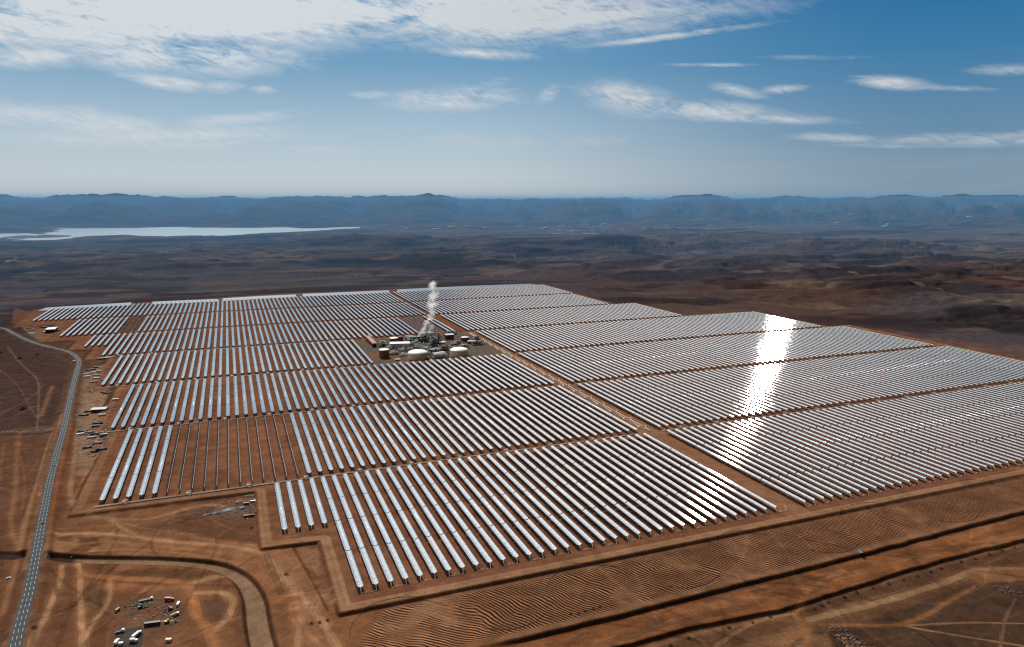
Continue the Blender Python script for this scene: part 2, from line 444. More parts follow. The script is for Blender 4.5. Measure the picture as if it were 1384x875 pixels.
# hills
azv = np.arctan2(X, Y); hb = ss(11500, 15500, RAD + 1500*(fbm(azv*9, azv*0, 4, 101)-.5)*2)
h1 = fbm(azv*26+2, RAD/5200, 6, 111); h2 = fbm(azv*11+7, RAD/9000, 5, 121)
hill = hb*(40 + 560*ss(12500, 29000, RAD)*(.4+.8*h2) + 620*(h1-.45)*ss(12000,19000,RAD))
capz = H + RAD*(.0014 + .017*np.maximum(fbm(azv*16, azv*0+1, 5, 131)-.44, -.12))
for px_, w_, h_ in ((1155, 13, .0022), (1206, 17, .0034), (1000, 40, .0016), (1070, 30, .0012), (640, 120, .0012), (90, 60, .0004)):
    d_ = ray(px_, 270); capz += RAD*h_*np.exp(-((azv - math.atan2(d_[0], d_[1]))/(w_/F))**2)
lim_ = np.maximum(capz-10, 60); Z += lim_*(1-np.exp(-np.maximum(hill,0)/lim_*2.3))
mixc(ALL, (.085,.062,.05), hb*.8)
mid = ss(6500, 9000, RAD)*(1-hb)
mixc(ALL, (.15,.115,.095), mid*ss(.42,.62,fbm(X/2600, Y/500, 5, 141))*.6*ss(.0,.3,azv))
Z = Z*(1-mid*.55)
# reservoir
LAKE_Z = -34.0
LK = [(-80,317),(30,316),(60,318),(77,312),(81,308),(88,308),(92,308.5),(180,308.5),(230,307.5),(330,308.5),(385,307.5),(412,309),(440,308.2),(492,306.8),(492,309),(440,311),(400,313),(342,316),(300,319),(255,318),(225,320),(160,318.5),(110,319),(92,321.5),(82,325),(20,325),(24,321.5),(0,321),(-80,322)]
LK = PL(LK, LAKE_Z)
pl = np.array(LK); lm = np.nonzero((X > pl[:,0].min()-800) & (X < pl[:,0].max()+800) & (Y > pl[:,1].min()-1500) & (Y < pl[:,1].max()+1500))[0]
dl = seg_dist(LK, X[lm], Y[lm], True); il = inside(LK, X[lm], Y[lm]); dl = np.where(il, -dl, dl) + (fbm(X[lm]/420, Y[lm]/420, 5, 151)-.5)*520
Z[lm] = np.where(dl < 0, LAKE_Z-6, LAKE_Z+3 + (np.maximum(Z[lm], LAKE_Z+4)-LAKE_Z-3)*ss(0, 900, dl))
mixc(lm, (.26,.21,.17), np.exp(-np.clip(dl,0,1e5)/110)*.6)
# lake islands
for (x, y, a_, b_) in ((31,320.5,190,260),(64,320,230,330)):
    cx, cy = P(x, y, LAKE_Z); q = np.exp(-(((X[lm]-cx)/a_)**2+((Y[lm]-cy)/b_)**2)); Z[lm] = np.maximum(Z[lm], LAKE_Z-8+26*q)
# pale flats and wadi
for pts, w, col in (([(1200,378),(1245,385),(1290,397),(1340,403),(1400,407)], 16, (.2,.15,.11)), ([(990,350),(1060,358),(1120,366),(1180,374)], 20, (.25,.19,.14)),
                    ([(0,366),(22,362),(36,355),(62,347)], 20, (.33,.25,.18)), ([(715,315),(800,315)], 60, (.5,.45,.4)), ([(520,311),(600,308),(700,309),(1000,308)], 70, (.28,.24,.2)),
                    ([(860,322),(960,324),(1090,327),(1384,330)], 60, (.2,.16,.125)), ([(1010,306),(1090,305)], 60, (.2,.2,.18)),
                    ([(480,372),(530,369),(560,372),(700,368)], 7, (.2,.13,.09)), ([(690,345),(760,352),(830,349)], 14, (.24,.19,.15))):
    L_ = smooth_line(PL(pts, -8), 60); m = (X > L_[:,0].min()-300) & (X < L_[:,0].max()+300) & (Y > L_[:,1].min()-300) & (Y < L_[:,1].max()+300); ii = np.nonzero(m)[0]
    if len(ii) == 0: continue
    d = seg_dist(L_, X[ii], Y[ii]) + (fbm(X[ii]/60, Y[ii]/60, 4, 161)-.45)*w*3.0
    mixc(ii, col, ss(w, w*.3, d)*.75)
# site colours
padw = ss(0, -3, sd)
mixc(ALL, (.19,.092,.058), padw*.88)
mixc(ALL, (.27,.135,.08), padw*ss(.5,.66,n2)*.5)
mixc(ALL, (.16,.078,.048), padw*ss(.52,.7,n3)*.4)
road_p = ss(14, 11, -sd)*padw*ss(30,300,2500-RAD+300)
rp = (ss(0,2,-sd)*ss(13,11,-sd))*ss(2400, 1900, Y)*(1-.55*ss(50,-20,X))
mixc(ALL, (.34,.21,.13), rp*.85)
mixc(ALL, (.22,.125,.075), rp*np.exp(-((-sd-6)/1.2)**2)*.5)
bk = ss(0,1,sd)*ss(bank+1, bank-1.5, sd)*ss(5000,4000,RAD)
mixc(ALL, (.10,.05,.032), bk*.85)  # bank painted dark: brown soil plus shade of slopes facing away from the sun
# dark drained strip beside the left edge
mixc(ALL, (.13,.068,.042), ss(9,11,sd)*ss(34,30,sd)*(X < 60)*(Y > 1010)*(Y < 2500)*.7)
# aisle across the field: pale worked soil
for u0, u1, v0, v1 in ((645,685,668,2080),):
    q = (X > u0)*(X < u1)*(Y > v0)*(Y < v1)*1.0; mixc(ALL, (.30,.17,.105), q*.6)
for k in range(1, 7):
    c = near(k)-11.5; q = np.exp(-((Y-c)/8)**2)*padw; mixc(ALL, (.27,.15,.09), q*.55)
# power block apron
ii = local(PLANT, 60); d = seg_dist(PLANT, X[ii], Y[ii], True); s_ = np.where(inside(PLANT, X[ii], Y[ii]), -d, d)
mixc(ii, (.13,.122,.115), ss(2,-4,s_)*.95); mixc(ii, (.2,.115,.075), ss(2,-4,s_)*ss(.56,.66,fbm(X[ii]/60,Y[ii]/60,3,171))*.7)
# worked ground with furrows at lower right
fur = ss(1, 5, sd)*(1-t1)*ss(-1, 4, Y-E1-6)*(Y < 672)*(Y > 200)
pf = P(472, 850, -3); hooks = ss(0, 22, X - (pf[0]-6 + 30*ss(600,670,Y)))
fur = fur*hooks
mixc(ALL, (.215,.115,.07), fur*.85); mixc(ALL, (.30,.17,.10), fur*ss(.55,.7,n2)*.5)
FUR = fur*(1-.8*ss(.66,.74,n2))*ss(6,13,sd)*ss(4,12,Y-E1)
mixc(ALL, (.34,.20,.12), ss(14,4,Y-E1)*ss(0,2,Y-E1)*reg_br*(Y<680)*.7)
# tracks, patches
TAN = (.42,.25,.145); RED = (.34,.14,.06); BRN = (.10,.055,.034); DRK = (.07,.042,.03)
def track(pts, w, col=TAN, s=.85, z=-3, soft=.5, rut=True):
    L_ = smooth_line(PL(pts, z), 5); ii = local(L_, w*2+6)
    if len(ii) == 0: return
    d = seg_dist(L_, X[ii], Y[ii]) + (fbm(X[ii]/14, Y[ii]/14, 4, 181)-.5)*(w*.35+1.0)
    wgt = ss(w, w*(1-soft), d)*s*(sd[ii] > .5)
    mixc(ii, col, wgt)
    if rut and w > 3: mixc(ii, np.array(col)*.6, np.exp(-((d-w*.45)/.9)**2)*.45*(sd[ii] > .5)); mixc(ii, np.array(col)*.7, np.exp(-((d-w*1.25)/.8)**2)*.35*(sd[ii] > .5))
def patch(x, y, rx, ry, col, s=.8, z=-3, soft=6):
    pg = PL([(x+rx*math.cos(t)*(1+.15*math.sin(3*t)), y+ry*math.sin(t)*(1+.12*math.cos(2*t))) for t in np.linspace(0, 2*math.pi, 20)[:-1]], z)
    ii = local(pg, soft*2+10); d = seg_dist(pg, X[ii], Y[ii], True); d = np.where(inside(pg, X[ii], Y[ii]), -d, d) + (fbm(X[ii]/10, Y[ii]/10, 3, 191)-.5)*soft*2
    mixc(ii, col, ss(soft*.5, -soft*.5, d)*s*(sd[ii] > .5))
def poly(pts, col, s=.85, z=-3, soft=4):
    pg = PL(pts, z); ii = local(pg, soft*2+10); d = seg_dist(pg, X[ii], Y[ii], True); d = np.where(inside(pg, X[ii], Y[ii]), -d, d) + (fbm(X[ii]/10, Y[ii]/10, 3, 201)-.5)*soft*2
    mixc(ii, col, ss(soft*.5, -soft*.5, d)*s*(sd[ii] > .5))
poly([(0,590),(75,588),(20,745),(0,745)], (.135,.072,.048), .8)
poly([(0,452),(60,478),(95,492),(72,575),(0,582)], (.068,.046,.042), .9); poly([(-30,590),(55,590),(10,700),(-30,720)], (.13,.07,.05), .7)
poly([(112,690),(350,672),(362,735),(300,738),(60,725),(90,690)], (.19,.10,.058), .75)
poly([(230,700),(355,680),(362,735),(290,728),(220,715)], (.125,.068,.043), .85)
poly([(60,770),(330,772),(345,875),(20,875)], (.17,.085,.05), .7)
poly([(395,735),(455,725),(470,805),(440,815)], (.15,.08,.052), .8)
poly([(403,740),(430,740),(432,780),(410,760)], (.30,.165,.10), .6)
poly([(363,745),(380,742),(440,820),(430,830)], (.25,.14,.09), .5)
patch(119,733,18,8,BRN,.95); patch(83.5,729,15,4.5,BRN,.8); patch(129,806,18,20,(.13,.075,.05),.9); patch(286,824,23,17,(.135,.08,.055),.85)
patch(228,774,75,6,BRN,.7); patch(230,712,45,9,(.15,.085,.055),.7); patch(200,748,60,5,(.26,.14,.08),.6); patch(380,840,14,30,(.16,.085,.05),.7)
patch(70,830,10,30,(.14,.07,.045),.7); patch(160,790,25,8,(.28,.13,.065),.6); patch(300,856,16,14,(.28,.14,.075),.6)
patch(310,692,24,9,(.17,.12,.1),.7); patch(270,692,22,4,(.1,.07,.06),.7)
TR = [
 ([(68,722),(106,720.5),(152,722),(182,725.6),(227,732),(278,736),(316,738),(345,745),(365,756),(383,779),(395,794),(426,827),(443,852),(458,880),(470,910)], 5.5, TAN, .85),
 ([(68,730),(106,738),(140,730),(182,735),(230,740),(290,746),(340,752)], 5, (.33,.18,.1), .6),
 ([(383,779),(400,801),(406,830),(404,852),(400,890)], 4, TAN, .7),
 ([(426,827),(436,800),(452,815),(475,820)], 6, (.31,.17,.1), .6),
 ([(395,794),(405,840),(430,870),(440,890)], 9, (.31,.165,.095), .6),
 ([(109,560),(104,585),(101,623),(94,660),(98,686),(119,697),(152,701),(202,702),(227,694),(278,681),(303,684)], 5, (.33,.2,.12), .75),
 ([(152,701),(160,712),(182,722)], 4, TAN, .6),
 ([(105,760),(109,776),(107.5,801),(111,852),(111,890)], 4, TAN, .85),
 ([(149,781),(149,814),(126.5,839),(114,865)], 3.2, TAN, .8),
 ([(109,776),(152,781),(202,781),(253,789),(263,811),(263,832),(283,852),(298,890)], 6.5, (.36,.175,.085), .85),
 ([(263,801),(303,799),(318,811),(311,832),(291,852)], 5, TAN, .8),
 ([(253,789),(291,779),(329,776)], 6, TAN, .7),
 ([(200,795),(253,789)], 9, (.35,.17,.085), .6),
 ([(83,765),(83,781),(72,806),(61,837),(50,852),(38,890)], 4, TAN, .8),
 ([(87,562),(73,585),(57,633),(43,681),(28,737)], 6.5, (.32,.185,.11), .85),
 ([(26,585),(23,611),(20,674),(12,712),(23,737),(33,742)], 4, (.27,.15,.09), .7),
 ([(60,600),(50,640),(30,700)], 3, (.1,.055,.035), .5),
 ([(97,575),(83,636),(73,691),(68,722)], 4.2, (.30,.12,.055), .8),
 ([(10,469),(33,498),(53,512),(52,545),(50,580)], 2.6, (.2,.13,.1), .7),
 ([(71,522),(62,545),(55,562)], 5, (.27,.15,.09), .6),
 ([(0,500),(25,520),(45,560),(60,572)], 1.6, (.17,.12,.1), .6), ([(0,540),(30,532),(60,536),(78,530)], 1.6, (.17,.12,.1), .5), ([(20,600),(35,640),(30,690)], 2.2, (.22,.11,.07), .6), ([(5,600),(0,650)], 2.5, (.22,.11,.07), .6), ([(150,702),(200,716),(260,722)], 2.5, (.3,.17,.1), .5), ([(120,745),(180,741),(250,748),(330,762)], 2.5, (.33,.19,.11), .6), ([(190,800),(220,790),(250,800)], 4, (.3,.15,.08), .6), ([(120,845),(150,825),(200,822)], 1.6, (.1,.06,.045), .7), ([(330,800),(322,840),(335,875)], 4, (.16,.09,.055), .6), ([(0,560),(40,540),(60,520)], 2, (.2,.13,.1), .6), ([(0,570),(50,548)], 2, (.2,.13,.1), .5),
 ([(0,584),(40,583),(81,579)], 2.0, (.3,.2,.13), .8), ([(0,587.5),(40,587),(78,583)], 3.0, (.045,.03,.025), .9),
 ([(28,737),(26,755),(15,790),(5,830)], 5, (.3,.16,.09), .7),
 ([(55,760),(80,800),(85,860)], 3, (.15,.08,.05), .6),
 ([(360,750),(372,780),(380,800)], 5, (.16,.09,.055), .6),
 ([(395,738),(420,780),(443,826)], 1.8, (.09,.05,.035), .8),
 ([(440,729),(455,770),(466,815)], 2.0, (.30,.19,.12), .8), ([(447,729),(462,770),(472,810)], 1.6, (.30,.19,.12), .7),
]
for t in TR: track(*t)
TRB = [
 ([(1095,837),(1160,822),(1236,801),(1287,784),(1315,771),(1345,768),(1400,770)], 6, (.42,.27,.16), .85, -9),
 ([(1085,795),(1087,802),(1084,817),(1072,829),(1090,847),(1094,890)], 4.5, (.38,.18,.09), .9, -8),
 ([(1060,800),(1087,799),(1110,790)], 7, (.38,.18,.09), .6, -9),
 ([(1110,844),(1160,845),(1221,845.7),(1261,827),(1287,809),(1325,791),(1340,779)], 4, (.33,.165,.085), .85, -9),
 ([(1221,845.7),(1312,840.7),(1400,843)], 1.8, (.34,.2,.12), .9, -9), ([(1226,847),(1287,858),(1384,873),(1420,880)], 1.9, (.36,.22,.13), .9, -9),
 ([(1373,809),(1357,837),(1350,890)], 1.8, (.24,.14,.09), .7, -9),
 ([(1060,832),(1000,845),(930,858),(880,875)], 5, (.34,.18,.1), .7, -9),
 ([(1072,829),(1040,833),(1000,850),(960,880)], 3, (.36,.22,.14), .7, -9),
 ([(1090,850),(1060,865),(1020,885)], 8, (.36,.19,.1), .7, -9),
 ([(1325,780),(1384,775),(1420,770)], 16, (.34,.165,.085), .7, -9),
]
def poly_b(pts, col, s): poly(pts, col, s, -9, 5)
poly_b([(1120,852),(1180,838),(1250,812),(1300,792),(1340,785),(1420,785),(1420,900),(1135,900)], (.10,.062,.045), .95)
poly_b([(1090,820),(1170,795),(1290,760),(1384,738),(1420,732),(1420,760),(1310,772),(1200,802),(1095,832)], (.13,.07,.045), .85)
poly_b([(1120,850),(1160,848),(1200,875),(1150,885)], (.085,.05,.035), .8)
for t in TRB: track(*t)
patch(1120,772,20,4,(.2,.095,.05),.8,-9); patch(1080,785,22,6,(.2,.095,.05),.7,-9); patch(1060,806,25,6,(.2,.09,.045),.8,-10); patch(1100,785,14,3,(.13,.07,.04),.6,-9)
patch(1100,822,12,5,BRN,.8,-9)
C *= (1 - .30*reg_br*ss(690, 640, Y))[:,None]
# fine tyre tracks wandering over the open soil
tr_ = random.Random(21)
def wander(poly_px, n, z, w=.55):
    q = PL(poly_px, z); xs = [p[0] for p in q]; ys = [p[1] for p in q]
    for k_ in range(n):
        x, y = tr_.uniform(min(xs), max(xs)), tr_.uniform(min(ys), max(ys)); a_ = tr_.uniform(0, 6.28); cv = tr_.gauss(0, .004); pts = [(x, y)]
        for _ in range(int(tr_.uniform(12, 40))):
            a_ += cv*6 + tr_.gauss(0, .03); x += 6*math.cos(a_); y += 6*math.sin(a_); pts.append((x, y))
        for off in (-1.1, 1.1):
            L_ = [(px_ + off*math.sin(a_), py_ - off*math.cos(a_)) for px_, py_ in pts]; ii = local(L_, 4)
            if len(ii) == 0: continue
            d = seg_dist(L_, X[ii], Y[ii]); lt = k_ % 3
            C[ii] *= (1 + (.3 if lt else -.35)*np.exp(-(d/w)**2)*(sd[ii] > 1))[:,None]
wander([(0,690),(460,690),(460,875),(0,875)], 75, -3, .7); wander([(0,590),(60,590),(60,740),(0,740)], 22, -3, .7); wander([(850,820),(1384,760),(1384,875),(850,875)], 42, -9, .7)
# road shoulders and embankment
ii = local(ROADS, 60); d = seg_dist(ROADS[::2], X[ii], Y[ii])
Z[ii] = np.where(d < 40, Z[ii] + (-.35-Z[ii])*ss(22, 10, d), Z[ii])
mixc(ii, (.15,.115,.095), ss(8.5,6.0,d)*.9); mixc(ii, (.11,.06,.04), ss(10,12,d)*ss(18,14,d)*.6)
# drainage channel
ii = local(CHAN, 50); d = seg_dist(CHAN, X[ii], Y[ii]); notroad = ss(9, 14, seg_dist(ROADS[::2], X[ii], Y[ii]))
cw = 5.6 + 3.4*ss(P(280,765)[1], P(347,830)[1], Y[ii]); w_ = ss(cw+4, cw, d)*notroad
Z[ii] += (-7.0-Z[ii])*w_
mixc(ii, (.25,.175,.12), ss(cw+.7,cw-.3,d)*(.75+.5*fbm(X[ii]/4,Y[ii]/4,3,301))*notroad*.95*ss(P(60,757)[0]-0, P(105,757)[0], X[ii]+0*d)); mixc(ii, (.06,.035,.025), ss(cw-.3,cw+1,d)*ss(cw+6,cw+3,d)*.85*notroad)  # rubble bed colour; the banks get their shade as dark paint
mixc(ii, (.03,.025,.025), ss(cw+.7,cw-.3,d)*notroad*.9*ss(P(105,757)[0], P(92,757)[0], X[ii]))
# depot beside the field
poly([(122,497),(152,490),(150,520),(140,545),(134,572),(148,580),(150,588),(135,612),(118,640),(104,640),(108,560),(115,510)], (.30,.2,.135), .8, 0)
poly([(104,560),(112,500),(121,500),(113,560),(108,625),(100,640)], (.2,.16,.13), .6, 0)
poly([(25,438),(60,443),(110,432),(120,440),(75,455),(60,463),(40,452)], (.24,.15,.1), .7, 0)
poly([(20,415),(45,422),(30,440),(15,435)], (.19,.09,.065), .6, 0)
dep = local(PL([(100,490),(160,490),(160,650),(90,650)]), 10)
# equipment yard slab
YARD = PL([(150,815),(245,795),(250,845),(195,875),(150,885)], -3); ii = local(YARD, 10); d = seg_dist(YARD, X[ii], Y[ii], True); d = np.where(inside(YARD, X[ii], Y[ii]), -d, d)
Z[ii] = -3 + (Z[ii]+3)*ss(-6, 10, d)
mixc(ii, (.17,.105,.075), ss(4,-8,d)*.6)
SLAB = PL([(161,852),(189,848),(191,856),(188,880),(155,880)], -3); ii = local(SLAB, 6); d = seg_dist(SLAB, X[ii], Y[ii], True); q = inside(SLAB, X[ii], Y[ii]); Z[ii] = np.where(q | (d < 8), -3.05, Z[ii])
mixc(ii, (.07,.072,.075), (q | (d<1.5))*.95)

me = bpy.data.meshes.new('ground')
i0 = (np.arange(nr-1)[:,None]*na + np.arange(na)[None,:]).ravel(); j1 = (np.arange(nr-1)[:,None]*na + (np.arange(na)[None,:]+1) % na).ravel()
q = np.c_[i0, i0+na, j1+na, j1]
me.vertices.add(len(X)); me.vertices.foreach_set('co', np.c_[X, Y, Z].astype(np.float32).ravel())
me.loops.add(q.size); me.loops.foreach_set('vertex_index', q.astype(np.int32).ravel())
me.polygons.add(len(q)); me.polygons.foreach_set('loop_start', np.arange(len(q), dtype=np.int32)*4); me.polygons.foreach_set('loop_total', np.full(len(q), 4, np.int32))
me.polygons.foreach_set('use_smooth', np.ones(len(q), bool)); me.update(calc_edges=True)
if me.polygons[len(q)//2].normal.z < 0: me.flip_normals()
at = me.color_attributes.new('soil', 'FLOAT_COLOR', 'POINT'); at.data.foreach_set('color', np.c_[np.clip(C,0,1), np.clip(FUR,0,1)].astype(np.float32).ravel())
G = bpy.data.objects.new('ground', me); COL.objects.link(G); tag(G, 'reddish brown desert ground reaching to the horizon', None, None, 'structure')
def ground_mat():
    m, nt, b = newmat('desert_soil'); lk = nt.links
    ca = N(nt, 'ShaderNodeAttribute', attribute_name='soil'); g_ = N(nt, 'ShaderNodeNewGeometry')
    def noise(sc, det=5, rough=.6):
        n = N(nt, 'ShaderNodeTexNoise'); n.inputs['Scale'].default_value = sc; n.inputs['Detail'].default_value = det; n.inputs['Roughness'].default_value = rough
        lk.new(g_.outputs['Position'], n.inputs['Vector']); return n.outputs['Fac']
    a = noise(.35, 6, .7); c = noise(.05, 6, .65); e = noise(.012, 5, .7)
    f = MA(nt, 'ADD', MA(nt, 'MULTIPLY_ADD', a, .7, -.35), MA(nt, 'MULTIPLY_ADD', c, 1.1, -.55))
    f = MA(nt, 'ADD', f, MA(nt, 'MULTIPLY_ADD', e, .5, -.25))
    f = MA(nt, 'ADD', f, .74)
    # scattered dark stones and scrub
    vo = N(nt, 'ShaderNodeTexVoronoi'); vo.inputs['Scale'].default_value = .11; lk.new(g_.outputs['Position'], vo.inputs['Vector'])
    dots = MA(nt, 'LESS_THAN', vo.outputs['Distance'], .12)
    dots = MA(nt, 'MULTIPLY', dots, MA(nt, 'GREATER_THAN', c, .55))
    f = MA(nt, 'MULTIPLY', f, MA(nt, 'MULTIPLY_ADD', dots, -.45, 1.0))
    # furrows
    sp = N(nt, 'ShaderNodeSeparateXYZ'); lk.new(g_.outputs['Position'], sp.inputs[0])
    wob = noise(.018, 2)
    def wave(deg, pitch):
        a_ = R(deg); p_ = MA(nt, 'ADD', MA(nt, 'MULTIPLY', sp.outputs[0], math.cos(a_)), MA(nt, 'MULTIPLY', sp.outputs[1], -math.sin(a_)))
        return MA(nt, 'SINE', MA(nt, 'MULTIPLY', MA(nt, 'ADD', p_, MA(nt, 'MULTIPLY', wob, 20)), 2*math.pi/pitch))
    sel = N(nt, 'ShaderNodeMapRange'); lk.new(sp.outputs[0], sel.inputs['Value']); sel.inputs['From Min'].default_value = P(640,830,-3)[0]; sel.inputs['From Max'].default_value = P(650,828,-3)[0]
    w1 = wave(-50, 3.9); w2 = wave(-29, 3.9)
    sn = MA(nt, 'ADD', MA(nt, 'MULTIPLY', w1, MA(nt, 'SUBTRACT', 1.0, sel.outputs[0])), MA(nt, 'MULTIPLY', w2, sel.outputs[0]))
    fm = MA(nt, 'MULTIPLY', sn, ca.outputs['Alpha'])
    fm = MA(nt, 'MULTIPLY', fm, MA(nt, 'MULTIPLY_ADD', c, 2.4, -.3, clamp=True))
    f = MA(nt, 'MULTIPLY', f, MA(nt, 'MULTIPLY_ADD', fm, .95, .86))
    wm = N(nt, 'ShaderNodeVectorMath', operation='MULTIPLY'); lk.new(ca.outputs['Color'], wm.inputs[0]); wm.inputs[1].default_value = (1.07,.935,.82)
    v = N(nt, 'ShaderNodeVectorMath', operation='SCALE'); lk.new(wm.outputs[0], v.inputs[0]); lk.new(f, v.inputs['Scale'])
    lk.new(v.outputs[0], b.inputs['Base Color']); b.inputs['Roughness'].default_value = 1; b.inputs['Specular IOR Level'].default_value = 0.0
    bm = N(nt, 'ShaderNodeBump'); bm.inputs['Strength'].default_value = .55; bm.inputs['Distance'].default_value = 1.2
    hh_ = MA(nt, 'ADD', MA(nt, 'MULTIPLY', a, .8), MA(nt, 'ADD', MA(nt, 'MULTIPLY', c, 2.5), MA(nt, 'MULTIPLY', fm, .6)))
    lk.new(hh_, bm.inputs['Height']); lk.new(bm.outputs[0], b.inputs['Normal'])
    return m
me.materials.append(ground_mat())
# height lookup for placing things
def gz(x, y):
    r_ = math.hypot(x, y); a_ = math.atan2(x, y); i = int(np.clip(np.searchsorted(rr, r_), 1, nr-1)); j = int(np.clip(round((math.degrees(a_)+27)/.088), 0, len(a_f)-1))
    t = (r_-rr[i-1])/(rr[i]-rr[i-1]); return float(Z[(i-1)*na+j]*(1-t) + Z[i*na+j]*t)
def at_px(x, y, z=-3.0):
    for _ in range(5):
        p = P(x, y, z); z = gz(*p)
    return (p[0], p[1], z)

# ------------------------------------------------------------------ road and its markings
def ribbon(name, line, off0, off1, z, mat, dash=None):
    mb = MB(); L_ = np.array(line); T = np.gradient(L_, axis=0); T /= np.linalg.norm(T, axis=1)[:,None]; Nn = np.c_[T[:,1], -T[:,0]]
    a = L_ + Nn*off0; b = L_ + Nn*off1
    vs = [(p[0], p[1], z) for p in a] + [(p[0], p[1], z) for p in b]; n = len(L_); fs = []
    for i in range(n-1):
        if dash and (i % dash[0]) >= dash[1]: continue
        fs.append((i, i+1, n+i+1, n+i))
    mb.add(vs, fs); return mb.build(name, mat)
def asphalt():
    m = simple('asphalt', (.045,.05,.056), 1.0, var=.3, scale=.25); return m
M['asphalt'] = asphalt()
RL = smooth_line(ROAD, 3.0)
o = ribbon('road', RL, -5.2, 5.2, .0, M['asphalt']); tag(o, 'grey asphalt road curving down the left side of the field', None, None, 'structure')
for off in (-3.5, 0, 3.5):
    o = ribbon('road_marking', RL, off-.1, off+.1, .006+.0, M['white'], (4, 2)); tag(o, None, None, None, 'structure')

# ------------------------------------------------------------------ water
def water_mat(name, col, rough):
    m, nt, b = newmat(name); b.inputs['Base Color'].default_value = (*col, 1); b.inputs['Roughness'].default_value = rough
    b.inputs['IOR'].default_value = 1.33; b.inputs['Specular IOR Level'].default_value = .5
    n = N(nt, 'ShaderNodeTexNoise'); n.inputs['Scale'].default_value = .004; n.inputs['Detail'].default_value = 6; bm = N(nt, 'ShaderNodeBump'); bm.inputs['Strength'].default_value = .15
    g_ = N(nt, 'ShaderNodeNewGeometry'); nt.links.new(g_.outputs['Position'], n.inputs['Vector']); nt.links.new(n.outputs['Fac'], bm.inputs['Height']); nt.links.new(bm.outputs[0], b.inputs['Normal'])
    return m
mb = MB(); x0, x1, y0, y1 = pl[:,0].min()-200, pl[:,0].max()+200, pl[:,1].min()-300, pl[:,1].max()+300
mb.add([(x0,y0,LAKE_Z),(x1,y0,LAKE_Z),(x1,y1,LAKE_Z),(x0,y1,LAKE_Z)], [(0,1,2,3)])
o = mb.build('lake', water_mat('lake_water', (.30,.36,.38), .25)); tag(o, 'pale reservoir spread across the far left plain', None, None, 'structure')
pw = water_mat('pond_water', (.07,.10,.115), .4)
for pts in ([(50.6,420.3),(177,413),(178,409),(100,413.5),(62,416)], [(205,412),(294,407.5),(294,404.5),(206,408)], [(301,407),(350,404.2),(400,401.5),(400,398.2),(350,400.5),(301,403.5)],
            [(409,401),(470,398.5),(527,395.5),(525,392.5),(470,395),(409,397.5)], [(537,395),(620,390.5),(700,387),(727,385.2),(716,383.6),(620,387.2),(537,391.5)]):
    w = PL(pts, .2); mb = MB(); mb.add([(a,b,.2) for a,b in w], [tuple(range(len(w)))]); o = mb.build('pond', pw)
    if o.data.polygons[0].normal.z < 0: o.data.flip_normals()
    tag(o, None, None, None, 'structure')

# ------------------------------------------------------------------ header pipes in the aisles
def header(y, u0, u1, label, along='x', loops=78):
    root = empty('header_pipe', (u0, y, 0), 0 if along == 'x' else math.pi/2, label, 'pipeline', 'header pipes crossing the mirror field')
    L = u1-u0
    for nm, off, hgt in (('supply_pipe', -1.4, 1.0), ('return_pipe', 1.4, 1.0)):
        pts = [(0, off, hgt)]; x = 34.0; side = -1 if off < 0 else 1
        while x < L-40:
            pts += [(x-.3, off, hgt), (x, off, hgt+.2), (x+.2, off+side*1.0, hgt+3.4), (x+5.6, off+side*1.0, hgt+3.4), (x+5.8, off, hgt+.2), (x+6.1, off, hgt)]; x += loops
        pts.append((L, off, hgt)); MB().tube(pts, .6, 5).build(nm, M['pipe'], root)
    mb = MB()
    for x in np.arange(4, L, 12.): mb.box((x, 0, .35), (.5, 4.2, .7))
    mb.box((L/2,-.9,.28),(L-8,.25,.3)); mb.box((L/2,.9,.28),(L-8,.25,.3)); mb.build('pipe_rack', M['grey'], root)
header(near(1)-11.5, g(-14)-8, 640, 'pale twin pipe with square loops between the nearest and second blocks')
header(near(1)-11.5, 690, 1640, 'pale twin pipe in front of the second block right of the dirt aisle')
header(near(2)-11.5, g(-16)-8, 640, 'pale twin pipe between the second and third mirror blocks, left part')
header(near(2)-11.5, 690, 1815, 'pale twin pipe between the second and third blocks, through the glare')
header(near(3)-12.5, g(-20)-8, 640, 'pale twin pipe running along the near edge of the power plant yard')
header(near(3)-11.5, 690, 1790, 'pale twin pipe behind the third block right of the aisle')
header(near(4)-11.5, g(-23), 330, 'pale twin pipe reaching the power plant from the far left rows')
header(near(4)-11.5, 690, 1730, 'pale twin pipe right of the power plant toward the far right edge')
rt = empty('header_pipe', (667, near(1)-9, 0), math.pi/2, 'pale twin pipe running down the dirt aisle from the power plant', 'pipeline', 'header pipes crossing the mirror field')
for nm, off in (('supply_pipe', -3.0), ('return_pipe', 3.0)):
    pts = [(0, off, 1)]; x = 25.; s = 1 if off > 0 else -1
    while x < 1010: pts += [(x, off, 1.0), (x+.3, off+s*4.2, 2.2), (x+6, off+s*4.2, 2.2), (x+6.3, off, 1.0)]; x += 52
    pts.append((1020, off, 1)); MB().tube(pts, .5, 5).build(nm, M['pipe'], rt)
mb = MB()
for x in np.arange(4, 1020, 14.): mb.box((x, 0, .35), (.5, 7.5, .7))
mb.box((510,-3,.28),(1010,.25,.3)); mb.box((510,3,.28),(1010,.25,.3)); mb.build('pipe_rack', M['grey'], rt)

